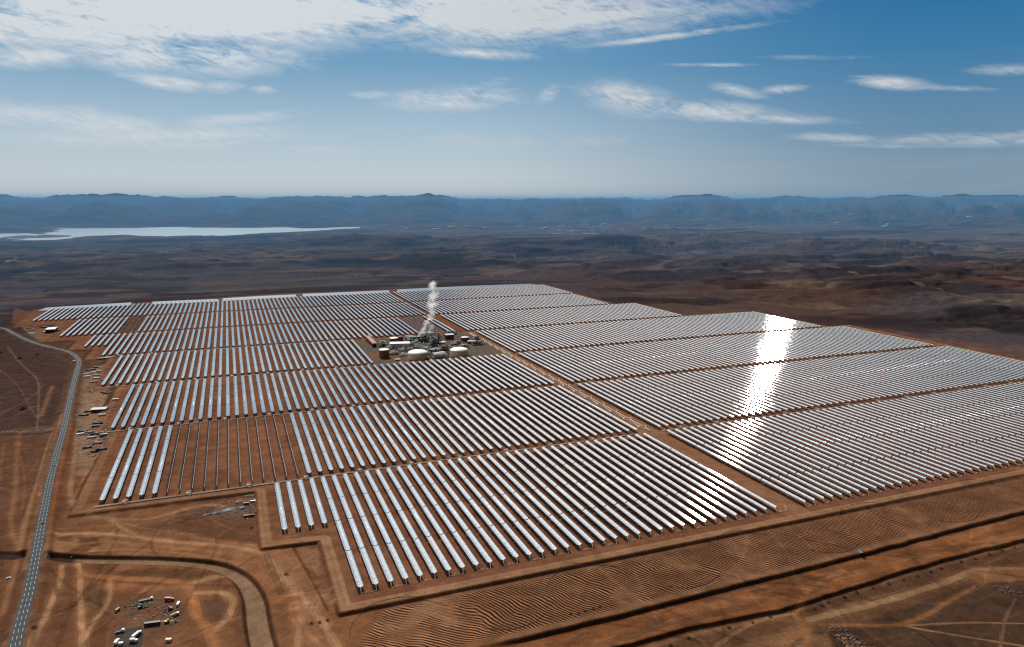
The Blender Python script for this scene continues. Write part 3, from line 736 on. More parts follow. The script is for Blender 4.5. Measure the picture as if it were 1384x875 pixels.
# ------------------------------------------------------------------ hoses laid in curves on the furrows
HOSE = [([(472,864),(473,848),(487,829),(510,817.5),(540,811),(562,810),(585,813),(606,819)], 'long black hose curving round the left end of the furrowed strip'),
 ([(642,845),(660,850),(685,851.5),(700,849.5),(725,840.6),(738,829)], 'black hose arc at the lower edge of the furrows, second from left'),
 ([(739,794),(742,786),(748,779),(759,769)], 'short black hose bend below the middle of the nearest rows'),
 ([(774,765.5),(801,763.5),(826,765),(844,768.6)], 'flat black hose arc just below the mirror field road, leftmost'),
 ([(893,790),(915,795),(938,795),(960,787.5),(973,776.7)], 'black hose arc at the cliff edge below the sun glare'),
 ([(957,742),(958,737),(960.5,732)], 'tiny black hose stub under the sun glare'),
 ([(967,729.4),(988,720.5),(1016,720.5),(1041,724)], 'flat black hose arc below the end of the dirt aisle'),
 ([(1095,743.8),(1120,748),(1143,747),(1158,739.5),(1162,732.7)], 'black hose arc touching the dark cut near its culvert'),
 ([(1134.7,699),(1135,695),(1137,691.4)], 'tiny black hose stub below the right block'),
 ([(1148,685.6),(1175,681),(1198,685)], 'flat black hose arc below the right block'),
 ([(1264,703),(1287,706.6),(1309.7,705),(1322,699),(1323.6,693)], 'black hose arc nearest the right edge at the dark cut'),
 ([(1302,651),(1322,651.5),(1342.5,655)], 'flat black hose arc highest on the right of the furrows')]
for pts, lab in HOSE:
    L_ = smooth_line(PL(pts, -3), 2.5); mb = MB(); mb.tube([(p[0], p[1], gz(*p)+.1) for p in L_], .28, 6); o = mb.build('black_hose', M['black']); tag(o, lab, 'hose', 'black hoses on the furrowed strip')

# ------------------------------------------------------------------ builders for plant and yard things
def cyl_tank(px, r, h, wallm, roofm, label, dome_h, stair=True, roofflat=False):
    x, y, z = px; t = empty('storage_tank', (x, y, z), 0, label, 'tank', 'storage tanks of the power plant')
    w = MB(); w.cyl((0,0,0), r, h, 36); w.build('tank_wall', wallm, t)
    d = MB(); d.dome((0,0,h), r*1.01, dome_h, 36); d.build('tank_roof', roofm, t)
    if stair:
        pts = [((r+.6)*math.cos(a), (r+.6)*math.sin(a), h*(a+2.6)/1.6) for a in np.linspace(-2.6,-1.0,10)]
        MB().tube(pts, .35, 4).build('stair', M['grey'], t)
        mb = MB()
        for k in range(24):
            a = 2*math.pi*k/24; mb.tube([(r*math.cos(a), r*math.sin(a), h), (r*math.cos(a), r*math.sin(a), h+1.1)], .08, 3)
        mb.tube([(r*math.cos(a), r*math.sin(a), h+1.1) for a in np.linspace(0, 2*math.pi, 30)], .1, 3); mb.build('railing', M['grey'], t)
    return t
def hall(px, sx, sy, h, rz, wallm, roofm, label, name='hall', cat='building', gable=1.5, doors=2, group=None):
    x, y, z = px; t = empty(name, (x, y, z), rz, label, cat, group)
    MB().box((0,0,h/2-.3), (sx, sy, h+.6)).build('wall', wallm, t)
    e = .6; mb = MB()
    mb.add([(-sx/2-e,-sy/2-e,h),(sx/2+e,-sy/2-e,h),(sx/2+e,sy/2+e,h),(-sx/2-e,sy/2+e,h),(-sx/2-e,0,h+gable),(sx/2+e,0,h+gable)],
           [(0,1,5,4),(2,3,4,5),(0,4,3),(1,2,5),(3,2,1,0)]); mb.build('roof', roofm, t)
    for k in range(doors):
        xx = -sx/2 + sx*(k+.5)/doors; MB().box((xx, -sy/2-.03, min(h*.35, 2.2)), (min(4, sx/doors*.5), .12, min(h*.7, 4.4))).build('door', M['dark'], t)
    nwin = max(1, int(sx/8))
    for k in range(nwin):
        xx = -sx/2 + sx*(k+.5)/nwin; MB().box((xx, -sy/2-.04, h*.82), (min(3, sx/nwin*.6), .1, h*.12)).build('window', M['glass'], t)
    return t
def steel_frame(px, sx, sy, levels, lh, rz, label, dens=3, group='steel structures of the power plant', name='steel_structure'):
    x, y, z = px; lh *= 1.25; t = empty(name, (x, y, z), rz, label, 'steel structure', group); mb = MB(); r_ = random.Random(int(x*7+y))
    nx, ny = max(1, int(sx/7)), max(1, int(sy/7))
    for i in range(nx+1):
        for j in range(ny+1): mb.box((-sx/2+sx*i/nx, -sy/2+sy*j/ny, levels*lh/2), (.6,.6,levels*lh))
    for l in range(1, levels+1):
        for i in range(nx+1): mb.box((-sx/2+sx*i/nx, 0, l*lh), (.45, sy, .5))
        for j in range(ny+1): mb.box((0, -sy/2+sy*j/ny, l*lh+.03), (sx, .42, .46))
    mb.build('frame', M['teal'], t)
    dk = MB()
    for l in range(1, levels+1):
        if l < levels or r_.random() < .5: dk.box((r_.uniform(-.1,.1)*sx, r_.uniform(-.1,.1)*sy, l*lh+.4), (sx*r_.uniform(.5,.85), sy*r_.uniform(.5,.85), .15))
    dk.build('deck', M['dark'], t)
    for k in range(dens):
        l = r_.randrange(levels)*lh; a = r_.uniform(-.32,.32)*sx; b = r_.uniform(-.32,.32)*sy; mm = r_.choice([M['lgrey'], M['grey'], M['white'], M['teal'], M['dark']])
        if r_.random() < .5: MB().cyl((a, b, l+.6), r_.uniform(1.2,2.4), lh*r_.uniform(.7,1.6), 14).build('vessel', mm, t)
        else: MB().tube([(a-4, b, l+2.4), (a+4, b, l+2.4)], 1.5, 10).build('vessel', mm, t)
    pm = MB()
    for k in range(dens*2):
        a = r_.uniform(-.5,.5)*sx; b = r_.uniform(-.5,.5)*sy; zz = r_.uniform(1, levels*lh)
        if r_.random() < .5: pm.tube([(a, -sy/2, zz), (a, sy/2, zz), (a, sy/2, 1)], .38, 5)
        else: pm.tube([(-sx/2, b, zz), (sx/2, b, zz), (sx/2, b, 1)], .38, 5)
    pm.build('piping', M['pipe'], t); return t
PB = lambda x, y: at_px(x, y, 0)
# tanks
def mpp(x, y): # metres per pixel across the view at a ground point
    p = P(x, y, 0); c, s = math.cos(HEAD), math.sin(HEAD); d = (p[0]*s+p[1]*c)*math.cos(PITCH)+H*math.sin(PITCH); return d/F
k = mpp(565,485)
cyl_tank(PB(565,484.5), 13.6*k, 15, M['cream'], M['dome'], 'big round cream tank with white domed top, nearer of two', 7)
cyl_tank(PB(620.5,480.5), 12.6*k, 14.5, M['cream'], M['dome'], 'big round cream tank with white domed top at the right of the yard', 6.5)
cyl_tank(PB(519.5,483), 7.0*k, 20, M['rust'], M['dome'], 'tall rust red tank with pale lid at the left front corner of the yard', 2.5)
cyl_tank(PB(532.5,463), 6.6*k, 13, M['rust'], M['dome'], 'rust red tank with pale lid behind the long white hall', 2)
cyl_tank(PB(541.5,461), 3.6*k, 13, M['maroon'], M['rust'], 'small dark red tank beside the rust red tank behind the white hall', 1.5)
cyl_tank(PB(628.5,461), 6.2*k, 11, M['maroon'], M['lgrey'], 'low dark red tank with grey lid near the far right corner of the yard', 1.5)
hall(PB(541,469), 29*k, 26, 12, R(-14), M['lgrey'], M['white'], 'long white hall with broad pale roof inside the power plant', gable=2, doors=3)
hall(PB(501,464), 11, 122, 11, R(0), M['maroon'], M['maroon'], 'long narrow maroon building along the left edge of the power plant', gable=1.5, doors=1)
hall(PB(607,458), 24, 18, 13, R(0), M['maroon'], M['lgrey'], 'maroon building with stepped roof right of the thin dark chimney', gable=2.5, doors=2)
hall(PB(553,458), 22, 20, 9, R(-14), M['lgrey'], M['rust'], 'small building with rust red roof behind the long white hall', gable=2)
hall(PB(597,466), 18, 16, 8, 0, M['white'], M['lgrey'], 'small white building at the foot of the thin dark chimney', gable=1)
hall(PB(637,464), 22, 12, 7, 0, M['blue'], M['lgrey'], 'low blue walled building in front of the low dark red tank', gable=1)
hall(PB(537,487), 13, 12, 3, 0, M['sand'], M['sand'], 'tiny flat sandy building in front of the tall rust red tank', gable=.5, doors=1)
# cooling tower giving off the steam
px = PB(565.5,466); t = empty('cooling_tower', px, 0, 'dark boxy cooling tower with fan stacks giving off the white steam', 'cooling tower')
MB().box((0,0,9), (44,26,18)).build('tower_body', M['dark'], t)
mb = MB()
for k_ in range(6): mb.box((-22.05,-11+k_*4.4,9),(.3,.5,18)); mb.box((-20+k_*8,-13.05,9),(.5,.3,18))
mb.build('louvre_frame', M['teal'], t)
for xx in (-13,0,13): MB().cyl((xx,0,18), 5.6, 5, 20, r2=5.0).build('fan_stack', M['teal'], t)
px = PB(593,468); t = empty('chimney', px, 0, 'thin dark chimney standing alone right of the steel structures', 'chimney')
MB().cyl((0,0,0), 2.0, 38, 16, r2=1.7).build('stack', M['dark'], t); MB().cyl((0,0,37.2), 2.2, .9, 16).build('rim', M['grey'], t); MB().cyl((0,0,0), 3.0, 1.2, 16).build('base', M['grey'], t)
SF = [(577,464,46,34,4,6,'tallest teal steel structure packed with pipes just right of the steam'),(587,468,34,30,4,6,'teal steel structure beside the thin dark chimney'),
      (570,472,44,22,2,6,'low pipe rack behind the nearer cream tank'),(556,466,26,22,3,6,'steel structure left of the steam behind the white hall end'),
      (586,478,36,26,2,5,'pipe rack between the two cream tanks, rear part'),(594,484,44,18,2,4,'low pipe rack between the two cream tanks, front part'),
      (600,473,34,20,2,5,'pipe rack just behind the right cream tank'),(548,474,40,14,1,6,'single level pipe rack in front of the long white hall'),
      (645,466,34,14,2,4,'low equipment rack at the far right of the yard'),(617,466,36,12,1,6,'low pipe rack between chimney and low dark red tank'),
      (517,468,22,18,2,5,'small steel structure at the end of the maroon building'),(580,457,30,18,2,6,'steel structure at the back of the yard behind the steam'),
      (532,479,26,12,1,5,'low pipe rack in front of the long white hall, left'),(548,481,30,10,1,4,'low pipe rack left of the nearer cream tank'),(626,471,26,12,2,4,'rack right of the right cream tank'),(612,475,20,14,2,5,'rack close behind the right cream tank, right half'),(560,469,24,14,2,6,'rack at the right end of the long white hall'),(575,477,30,16,2,6,'rack right behind the nearer cream tank, upper'),(643,459,24,12,1,6,'small rack by the far right corner of the yard'),(525,472,18,10,1,5,'small rack behind the tall rust red tank'),(568,480,30,10,1,5,'thin pipe rack directly behind the nearer cream tank dome'), (610,452,30,14,2,4,'steel rack at the rear right of the yard')]
for a in SF: steel_frame(PB(a[0],a[1]), a[2], a[3], a[4], a[5], 0, a[6], 13)
# heat exchangers, white cylinders side by side between the tanks
for k_ in range(5):
    px = PB(587.5+k_*3.1, 483-k_*.5); t = empty('heat_exchanger', px, R(20), '%s of five white cylinders side by side between the two cream tanks' % ['leftmost','second','middle','fourth','rightmost'][k_], 'heat exchanger', 'white cylinders between the tanks')
    MB().tube([(0,-9,9.5),(0,-8,9.5),(0,8,9.5),(0,9,9.5)], [.8,1.5,1.5,.8], 12).build('shell', M['white'], t); mb = MB(); mb.box((0,-5,4.2),(.8,1,8.4)); mb.box((0,5,4.2),(.8,1,8.4)); mb.build('saddle', M['grey'], t)

# steam
def steam(name, px, top, R0, R1, bend, dens, label):
    x, y, z = px; n = 22; mb = MB(); hgt = top
    ctr = lambda t: (bend[0]*t*(1.5-.5*t) + bend[2]*math.sin(t*5.0), bend[1]*t)
    rad = lambda t: R0 + (R1-R0)*min(1, t*1.9)*(1 - .35*max(0, t-.55)/.45)
    pts = []; rs = []
    for i in range(n+1):
        t = i/n; c = ctr(t); pts.append((c[0], c[1], t*hgt)); rs.append(rad(t))
    mb.tube(pts, rs, 14); o = mb.build(name, [], None, (x, y, z)); o.data.materials.clear()
    m = bpy.data.materials.new('steam_vapour'); m.use_nodes = True; nt = m.node_tree; nt.nodes.clear(); lk = nt.links
    out = N(nt, 'ShaderNodeOutputMaterial'); pv = N(nt, 'ShaderNodeVolumePrincipled'); lk.new(pv.outputs[0], out.inputs['Volume'])
    pv.inputs['Color'].default_value = (.98,.98,.98,1); pv.inputs['Anisotropy'].default_value = .45
    tc = N(nt, 'ShaderNodeTexCoord'); sp = N(nt, 'ShaderNodeSeparateXYZ'); lk.new(tc.outputs['Object'], sp.inputs[0])
    t = MA(nt, 'DIVIDE', sp.outputs[2], hgt)
    cx = MA(nt, 'ADD', MA(nt, 'MULTIPLY', MA(nt, 'MULTIPLY', t, MA(nt, 'MULTIPLY_ADD', t, -.5, 1.5)), bend[0]), MA(nt, 'MULTIPLY', MA(nt, 'SINE', MA(nt, 'MULTIPLY', t, 5.0)), bend[2])); cy = MA(nt, 'MULTIPLY', t, bend[1])
    dx = MA(nt, 'SUBTRACT', sp.outputs[0], cx); dy = MA(nt, 'SUBTRACT', sp.outputs[1], cy)
    dist_ = MA(nt, 'SQRT', MA(nt, 'ADD', MA(nt, 'MULTIPLY', dx, dx), MA(nt, 'MULTIPLY', dy, dy)))
    r1 = MA(nt, 'MULTIPLY_ADD', MA(nt, 'MINIMUM', MA(nt, 'MULTIPLY', t, 1.9), 1.0), R1-R0, R0)
    q = MA(nt, 'SUBTRACT', 1.0, MA(nt, 'DIVIDE', dist_, r1))
    no = N(nt, 'ShaderNodeTexNoise'); no.inputs['Scale'].default_value = .06; no.inputs['Detail'].default_value = 5; no.inputs['Roughness'].default_value = .7; no.inputs['Distortion'].default_value = .6
    lk.new(tc.outputs['Object'], no.inputs['Vector'])
    v = MA(nt, 'ADD', MA(nt, 'MULTIPLY', q, .62), MA(nt, 'MULTIPLY_ADD', no.outputs['Fac'], 4.4, -2.35))
    v = MA(nt, 'SUBTRACT', v, MA(nt, 'MULTIPLY', MA(nt, 'MAXIMUM', MA(nt, 'SUBTRACT', t, .35), 0.0), .5))
    v = MA(nt, 'SUBTRACT', v, MA(nt, 'MULTIPLY', MA(nt, 'MAXIMUM', MA(nt, 'SUBTRACT', t, .82), 0.0), 5.0))
    v = MA(nt, 'ADD', v, MA(nt, 'MULTIPLY', MA(nt, 'MAXIMUM', MA(nt, 'SUBTRACT', .3, t), 0.0), 1.6)); v = MA(nt, 'MULTIPLY', v, dens, clamp=False); v = MA(nt, 'MAXIMUM', v, 0.0); lk.new(v, pv.inputs['Density'])
    o.data.materials.append(m); tag(o, label, 'steam', None, None); return o
px = PB(565.5,466)
steam('steam_plume', (px[0], px[1], 22), 182, 5, 20, (60, 0, 10), .11, 'tall white steam plume rising and leaning right from the cooling tower')
px = PB(577,464)
steam('steam_puff', (px[0]+5, px[1]+6, 26), 38, 4, 12, (16, 0, 2), .13, 'small white steam puff beside the foot of the tall plume')

# ------------------------------------------------------------------ yard and roadside things
def container(px, rz, mat, label, L=12.2, W=2.45, Hh=2.6, group='shipping containers in the yards', name='shipping_container'):
    t = empty(name, px, rz, label, 'container', group); mb = MB(); mb.box((0,0,Hh/2+.1), (L, W, Hh))
    for k_ in range(int(L/.6)):
        x = -L/2+.4+k_*.6; mb.box((x, -W/2-.03, Hh/2+.1), (.22,.06,Hh*.86)); mb.box((x, W/2+.03, Hh/2+.1), (.22,.06,Hh*.86))
    mb.build('body', mat, t); d = MB(); d.box((L/2+.04,-W*.24,Hh/2+.1),(.08,W*.44,Hh*.9)); d.box((L/2+.04,W*.24,Hh/2+.1),(.08,W*.44,Hh*.9)); d.build('door', M['grey'], t); return t
def truck(px, rz, cabm, bodym, label, L=8.5, kind='box', group=None):
    t = empty('truck', px, rz, label, 'truck', group); c = MB(); c.box((L/2-1.1,0,1.75),(2.1,2.4,2.1)); c.box((L/2-.9,0,1.0),(2.3,2.45,.7)); c.build('cab', cabm, t)
    MB().box((L/2-.03,0,2.15),(.08,2.1,.8)).build('windscreen', M['glass'], t); MB().box((-.3,0,.85),(L-.6,1.1,.35)).build('chassis', M['dark'], t)
    if kind == 'box': MB().box((-1.2,0,2.35),(L-2.6,2.5,2.5)).build('cargo_box', bodym, t)
    elif kind == 'tank': MB().tube([(-L/2,0,2.1),(-L/2+.5,0,2.1),(L/2-2.9,0,2.1),(L/2-2.5,0,2.1)],[.7,1.2,1.2,.7],14).build('tank', bodym, t)
    else:
        b = MB(); b.box((-1.2,0,1.2),(L-2.6,2.5,.2)); 
        for s in (-1,1): b.box((-1.2,s*1.2,1.6),(L-2.6,.1,.7))
        b.build('flatbed', bodym, t)
    for x in (L/2-1.3, -L/2+2.0, -L/2+.9):
        for s in (-1,1):
            w = MB(); w.tube([(x,s*1.22,.5),(x,s*.92,.5)],.5,14); w.build('wheel', M['black'], t)
    return t
def car(px, rz, mat, label, group='cars on the road'):
    t = empty('car', px, rz, label, 'car', group); b = MB(); b.box((0,0,.62),(4.4,1.8,.62)); b.box((-.25,0,1.15),(2.5,1.6,.55),taper=.8); b.build('body', mat, t)
    w = MB(); w.box((-.25,0,1.13),(2.56,1.5,.36),taper=.86); w.box((-.25,0,1.13),(2.3,1.64,.36),taper=.86); w.build('window', M['glass'], t)
    for x in (1.35,-1.35):
        for s in (-1,1): MB().tube([(x,s*.92,.33),(x,s*.7,.33)],.33,12).build('wheel', M['black'], t)
    return t
def heap(px, r, h, mat, label, group='heaps of soil and rubble', name='soil_heap', el=1.6, rz=0):
    mb = MB(); n = 22; vs = []; r_ = random.Random(int(px[0]*3+px[1])); ph = [r_.uniform(0,6) for _ in range(5)]
    for j in range(7):
        q = j/7
        for k_ in range(n):
            a = 2*math.pi*k_/n; w = 1+.16*math.sin(2*a+ph[0])+.1*math.sin(5*a+ph[1])+.07*r_.uniform(-1,1)
            vs.append((r*el*(1-q)*w*math.cos(a), r*(1-q)*w*math.sin(a), h*(q**.8)*(1+.12*r_.uniform(-1,1)) - (.3 if j==0 else 0)))
    vs.append((0,0,h*1.02)); fs = [(j*n+k_, j*n+(k_+1)%n, (j+1)*n+(k_+1)%n, (j+1)*n+k_) for j in range(6) for k_ in range(n)] + [(6*n+k_,6*n+(k_+1)%n,7*n) for k_ in range(n)]
    mb.add(vs, fs, 0, True); o = mb.build(name, mat, None, px, rz); return tag(o, label, 'heap', group)
def stack(px, rz, mat, label, L=12, n=5, group='stacks of pipes and beams in the depot', name='pipe_stack'):
    t = empty(name, px, rz, label, 'pipe stack', group); mb = MB()
    for lv in range(3):
        for k_ in range(n-lv): mb.tube([(-L/2, (k_-(n-lv-1)/2)*.95, .5+lv*.82), (L/2, (k_-(n-lv-1)/2)*.95, .5+lv*.82)], .45, 7)
    mb.build('pipes', mat, t); b = MB()
    for x in (-L*.35, L*.35): b.box((x,0,.02),(.3,n*1.1,.2))
    b.build('bearer', M['wood'], t); return t
def bush(px, s, label, group='dark bushes dotted on the ground'):
    t = empty('bush', px, random.uniform(0,6), label, 'bush', group); mb = MB(); r_ = random.Random(int(px[0]*13+px[1]*7))
    for k_ in range(260):
        a, b_ = r_.uniform(0,2*math.pi), r_.random()**.5; hgt = s*.75*(1-b_*b_)*r_.uniform(.5,1.1)+.1; x, y = s*b_*math.cos(a)*r_.uniform(.7,1.1), s*b_*math.sin(a)*r_.uniform(.7,1.1)
        q = .14*s; d = [np.array([r_.uniform(-1,1) for _ in range(3)])*q for _ in range(3)]; c = np.array([x,y,hgt]); mb.add([c+d[0], c+d[1], c+d[2]], [(0,1,2)])
    mb.build('crown', M['leaf'], t); st = MB()
    for k_ in range(5): a = k_*1.26; st.tube([(0,0,-.2),(s*.3*math.cos(a), s*.3*math.sin(a), s*.45)], [.12,.05], 4)
    st.build('stem', M['wood'], t); return t
hr = lambda: 0
G3 = lambda x, y: at_px(x, y, -3)
# equipment yard at the lower left
ha = HEAD
container(G3(206,845), R(-8), M['dark'], 'long black container with grey top in the middle of the equipment yard', L=14, W=3, Hh=3.2)
container(G3(241,818), R(80), M['white'], 'small white container at the top right of the equipment yard', L=6)
container(G3(159,826), R(60), M['sand'], 'small pale container alone at the left end of the equipment yard', L=5)
container(G3(228,867), R(-20), M['white'], 'small white container alone on bare soil below the equipment yard', L=5)
container(G3(163.5,872), R(-15), M['white'], 'small white container on the dark slab at the picture bottom', L=4)
truck(G3(229,812), R(-20), M['red'], M['red'], 'bright red box truck at the top of the equipment yard', 9)
truck(G3(185,860), R(55), M['white'], M['white'], 'large white box truck on the right edge of the dark slab', 11)
truck(G3(181,868), R(-20), M['white'], M['white'], 'white box truck standing across the end of the larger white truck', 7)
truck(G3(162,855), R(10), M['white'], M['grey'], 'white flatbed truck at the upper left corner of the dark slab', 8, 'flat')
truck(G3(158,870), R(75), M['white'], M['white'], 'white box truck on the lower left corner of the dark slab', 8)
truck(G3(198,812), R(5), M['lgrey'], M['lgrey'], 'pale grey flatbed truck beside dark scrap at the top of the yard', 12, 'flat')
truck(G3(236,833), R(30), M['lgrey'], M['lgrey'], 'pale grey tanker truck at the right side of the equipment yard', 9, 'tank')
def excavator(px, rz, mat, label):
    t = empty('excavator', px, rz, label, 'excavator'); mb = MB(); mb.box((0,-1.3,.5),(4.2,.7,1)); mb.box((0,1.3,.5),(4.2,.7,1)); mb.build('track', M['black'], t)
    mb = MB(); mb.box((-.6,0,1.7),(3.4,2.6,1.2)); mb.box((.6,.7,2.8),(1.6,1.1,1.4)); mb.build('cab', mat, t)
    MB().tube([(1,-.2,1.8),(4,-.2,5),(7.5,-.2,3.2)],[.35,.35,.25],6).build('boom', mat, t); MB().box((7.5,-.2,2.3),(1.1,1.3,1.2)).build('bucket', M['dark'], t); return t
excavator(G3(230,824), R(160), M['dark'], 'black excavator with its arm reaching left below the red truck')
excavator(G3(190,822), R(20), M['dark'], 'dark excavator among black scrap left of the yard centre')
excavator(G3(226,842), R(-10), M['yellow'], 'small yellow excavator right of the long black container')
for (x,y,s,m,l) in ((187,818,3,'dark','black scrap heap left of the yard centre'),(196,821,2.5,'dark','black scrap heap just right of the dark excavator'),(176,818,2,'rock','grey rubble heap at the upper left of the yard'),
                    (218,841,2,'sand','tiny pale heap touching the long black container'),(232,840,2,'sand','tiny pale heap beside the yellow excavator'),(239,841,2.2,'dark','black heap at the right corner of the yard'),
                    (224,826,3,'dark','black heap below the black excavator'),(205,816,2,'rock','grey heap right of the pale grey flatbed truck')):
    heap(G3(x,y), s*.9, s*.6, M[m], l, 'heaps in the equipment yard', 'scrap_heap')
# depot between the road and the field
DP = [('stack',125,500,'dark','dark pipe stack at the top left of the depot'),('stack',128,504,'lgrey','pale pipe stack below the topmost dark stack of the depot'),('stack',130,508,'grey','grey pipe stack third from the top of the depot'),
 ('cont',131,497.5,'teal','dark green container at the top of the depot'),('cont',134,503,'grey','grey container beside the field road at the depot top'),('cont',131,512,'white','white container in the upper depot'),
 ('stack',119,501,'dark','dark pipe stack nearest the road bend'),('stack',118,506,'lgrey','pale pipe stack nearest the road, upper depot'),('cont',118,510,'white','white container nearest the road, upper depot'),
 ('stack',141,531,'dark','long dark pipe stack level with the third block corner'),('stack',146,532,'dark','dark pipe stack touching the field corner road'),('cont',156,541,'white','white container with pale roof beside the field edge'),
 ('heap',131,541,'rock','grey rubble heap in the middle of the depot'),('heap',122,548,'sand','pale sand heap in the middle of the depot'),('heap',127,552,'sand','second pale sand heap just below the first'),
 ('stack',121,557,'dark','dark beam stack left of the dark shed'),('shed',135,556,'dark','dark walled shed with grey roof in the depot'),('cont',138,562,'lgrey','pale container right below the dark shed'),
 ('heap',115,560,'rock','grey rubble heap on the depot edge by the road'),('stack',132,573,'teal','dark green beam stack in the lower depot'),('cont',129,577,'dark','black container in the lower depot'),
 ('stack',112,584,'dark','dark pipe stack at the lower left of the depot'),('stack',121,585,'grey','grey pipe stack at the lower centre of the depot'),('stack',130,587,'dark','dark beam stack at the lower centre of the depot'),
 ('cont',140,588,'grey','grey container by the field corner, lower depot'),('heap',144,592,'rock','grey rubble heap at the field corner'),('stack',124,592,'lgrey','pale pipe stack under the lower centre stacks'),
 ('stack',118,606,'dark','thin dark pipe stack on the pale sand at the depot bottom'),('stack',131,611,'dark','dark pipe stack lowest of the depot'),('stack',137,608,'dark','dark beam stack right of the lowest one'),
 ('heap',129,616,'rock','grey rubble heap lowest in the depot'),('heap',118,576,'dirt','brown soil heap in the lower depot'),('cont',109,588,'white','white container nearest the road, lower depot'),
 ('stack',126,517,'grey','grey beam stack at the end of the upper depot'),('heap',126,523,'rock','grey rubble heap at the end of the upper depot'),('stack',113,562,'dark','dark pipe stack on the road side of the depot middle'),
 ('heap',130,566,'rock','grey rubble heap below the dark shed'),('stack',134,600,'rust','rusty beam stack near the depot bottom')]
for kd, x, y, m, l in DP:
    px = at_px(x, y, 0); rz = R(random.uniform(-14, 10)); s = 1.25
    if kd == 'stack': stack(px, rz, M[m], l, L=random.uniform(13,20), n=6)
    elif kd == 'cont': container(px, rz, M[m], l, L=12.2, W=3.2, Hh=3)
    elif kd == 'heap': heap(px, random.uniform(3.5,5.5), random.uniform(1.4,2.4), M[m], l)
    else: hall(px, 26, 16, 6, R(-8), M['dark'], M['grey'], l, name='shed', gable=1.2)
hall(at_px(70.5,449,0), 26, 42, 12, R(-2), M['dark'], M['lgrey'], 'dark walled hall with pale roof on the bare lot by the far left rows', gable=1.5, doors=2)
hall(at_px(61.5,450,0), 8, 8, 5, 0, M['white'], M['lgrey'], 'small white hut left of the dark walled hall', gable=.6, doors=1)
for x, y, m, l in ((40,443,'dark','dark container highest on the lot left of the hall'),(42,446.5,'grey','grey container in the middle of the lot left of the hall'),(44,452,'white','white container lowest on the lot by the road'),(61,443,'dark','dark container behind the hall by the rows'),(78,447,'dark','dark container touching the right side of the hall')):
    container(at_px(x,y,0), R(-10), M[m], l, L=16, W=4, Hh=3.4)
stack(at_px(143,484.5,0), R(4), M['lgrey'], 'long pale pipe stack beside the access track from the road bend', L=40, n=7)
# construction debris below the empty rows
for x, y, s, m, l in ((336,670,3,'rock','grey rubble heap under the field corner'),(298,693,5,'rock','dark grey heap at the top of the rubble ridge'),(308,690,6,'dark','black rubble ridge in the bare corner'),(285,695,4,'rock','grey rubble heap left of the black ridge'),(322,687,4,'rock','low grey rubble heap right of the black ridge')):
    heap(G3(x,y), s, s*.45, M[m], l, el=2.2, rz=R(8))
for x, y, m, l in ((333,682,'dark','dark container in the bare corner below the field'),(342,679,'white','white container in the bare corner below the field'),(333,699,'dark','black container lowest in the bare corner'),(340,698,'rust','rust brown container beside the black one in the bare corner')):
    container(G3(x,y), R(-8), M[m], l, L=7)
for x, y, l in ((323,680,'pale pipe stack in the bare corner, upper'),(328,688,'pale pipe stack in the bare corner, lower')): stack(G3(x,y), R(-6), M['lgrey'], l, L=7, n=4)
def debris(pts, z, n, seed, name, label, s0=.6, s1=2.6, mats=('rock','dark','sand','lgrey')):
    r_ = random.Random(seed); pg = PL(pts, z); mb = MB(); xs = [p[0] for p in pg]; ys = [p[1] for p in pg]; k_ = 0; ar = np.array
    cl = [(r_.uniform(min(xs),max(xs)), r_.uniform(min(ys),max(ys))) for _ in range(max(6, n//16))]
    while k_ < n:
        c = r_.choice(cl); x, y = r_.gauss(c[0], 7), r_.gauss(c[1], 11)
        if not inside(pg, ar([x]), ar([y]))[0]: k_ += .2; continue
        k_ += 1; L = r_.uniform(s0,s1)*(2.5 if r_.random() < .3 else 1)
        mb.box((x, y, gz(x,y)+.25), (L, r_.uniform(s0,s1)*.6, r_.uniform(.4,1.3)), rz=r_.gauss(-.1,.35), mat=r_.choice([0,0,1,1,1,2,3]), taper=r_.uniform(.5,1))
    o = mb.build(name, [M[m] for m in mats]); tag(o, label, 'rubble', None, 'stuff')
debris([(119,500),(150,495),(140,530),(118,530)], 0, 160, 3, 'rubble', 'loose scrap and offcuts strewn over the upper depot')
debris([(112,545),(160,532),(150,588),(104,592)], 0, 330, 4, 'rubble', 'loose scrap and grey rubble strewn over the middle depot')
debris([(106,590),(150,588),(136,612),(104,622)], 0, 170, 5, 'rubble', 'loose dark scrap strewn over the lower depot')
debris([(268,690),(320,668),(352,664),(350,704),(275,700)], -3, 260, 6, 'rubble', 'grey rubble strewn over the bare corner under the field', .4, 1.6)
debris([(163,815),(200,805),(245,800),(246,845),(205,850),(170,835)], -3, 150, 8, 'scrap', 'small dark scrap scattered round the equipment yard', .3, 1.3)
debris([(1115,848),(1135,846),(1185,878),(1150,880)], -9, 260, 9, 'rubble', 'dark stones dumped in rows beside the forked track', .8, 2.2, ('dirt','dark','dirt','dirt'))
debris([(1310,790),(1384,795),(1384,803),(1325,800)], -9, 90, 10, 'rubble', 'dark stones dumped near the right picture edge', .8, 2.0, ('dirt','dark','dirt','dirt'))
# cars
dr = lambda x, y: None
car((*P(57.7,708),.02), R(82), M['black'], 'black car driving on the grey road near the picture bottom')
car((*P(72.5,630),.02), R(78), M['dark'], 'dark car driving on the grey road higher up')
truck((*P(100.5,489.5),.0-.3), R(60), M['white'], M['white'], 'white truck pulled over just left of the road bend', 9)
car(at_px(11.5,844-62,-3), R(20), M['white'], 'white car on the bare soil left of the road near the dark culvert', 'cars off the road')
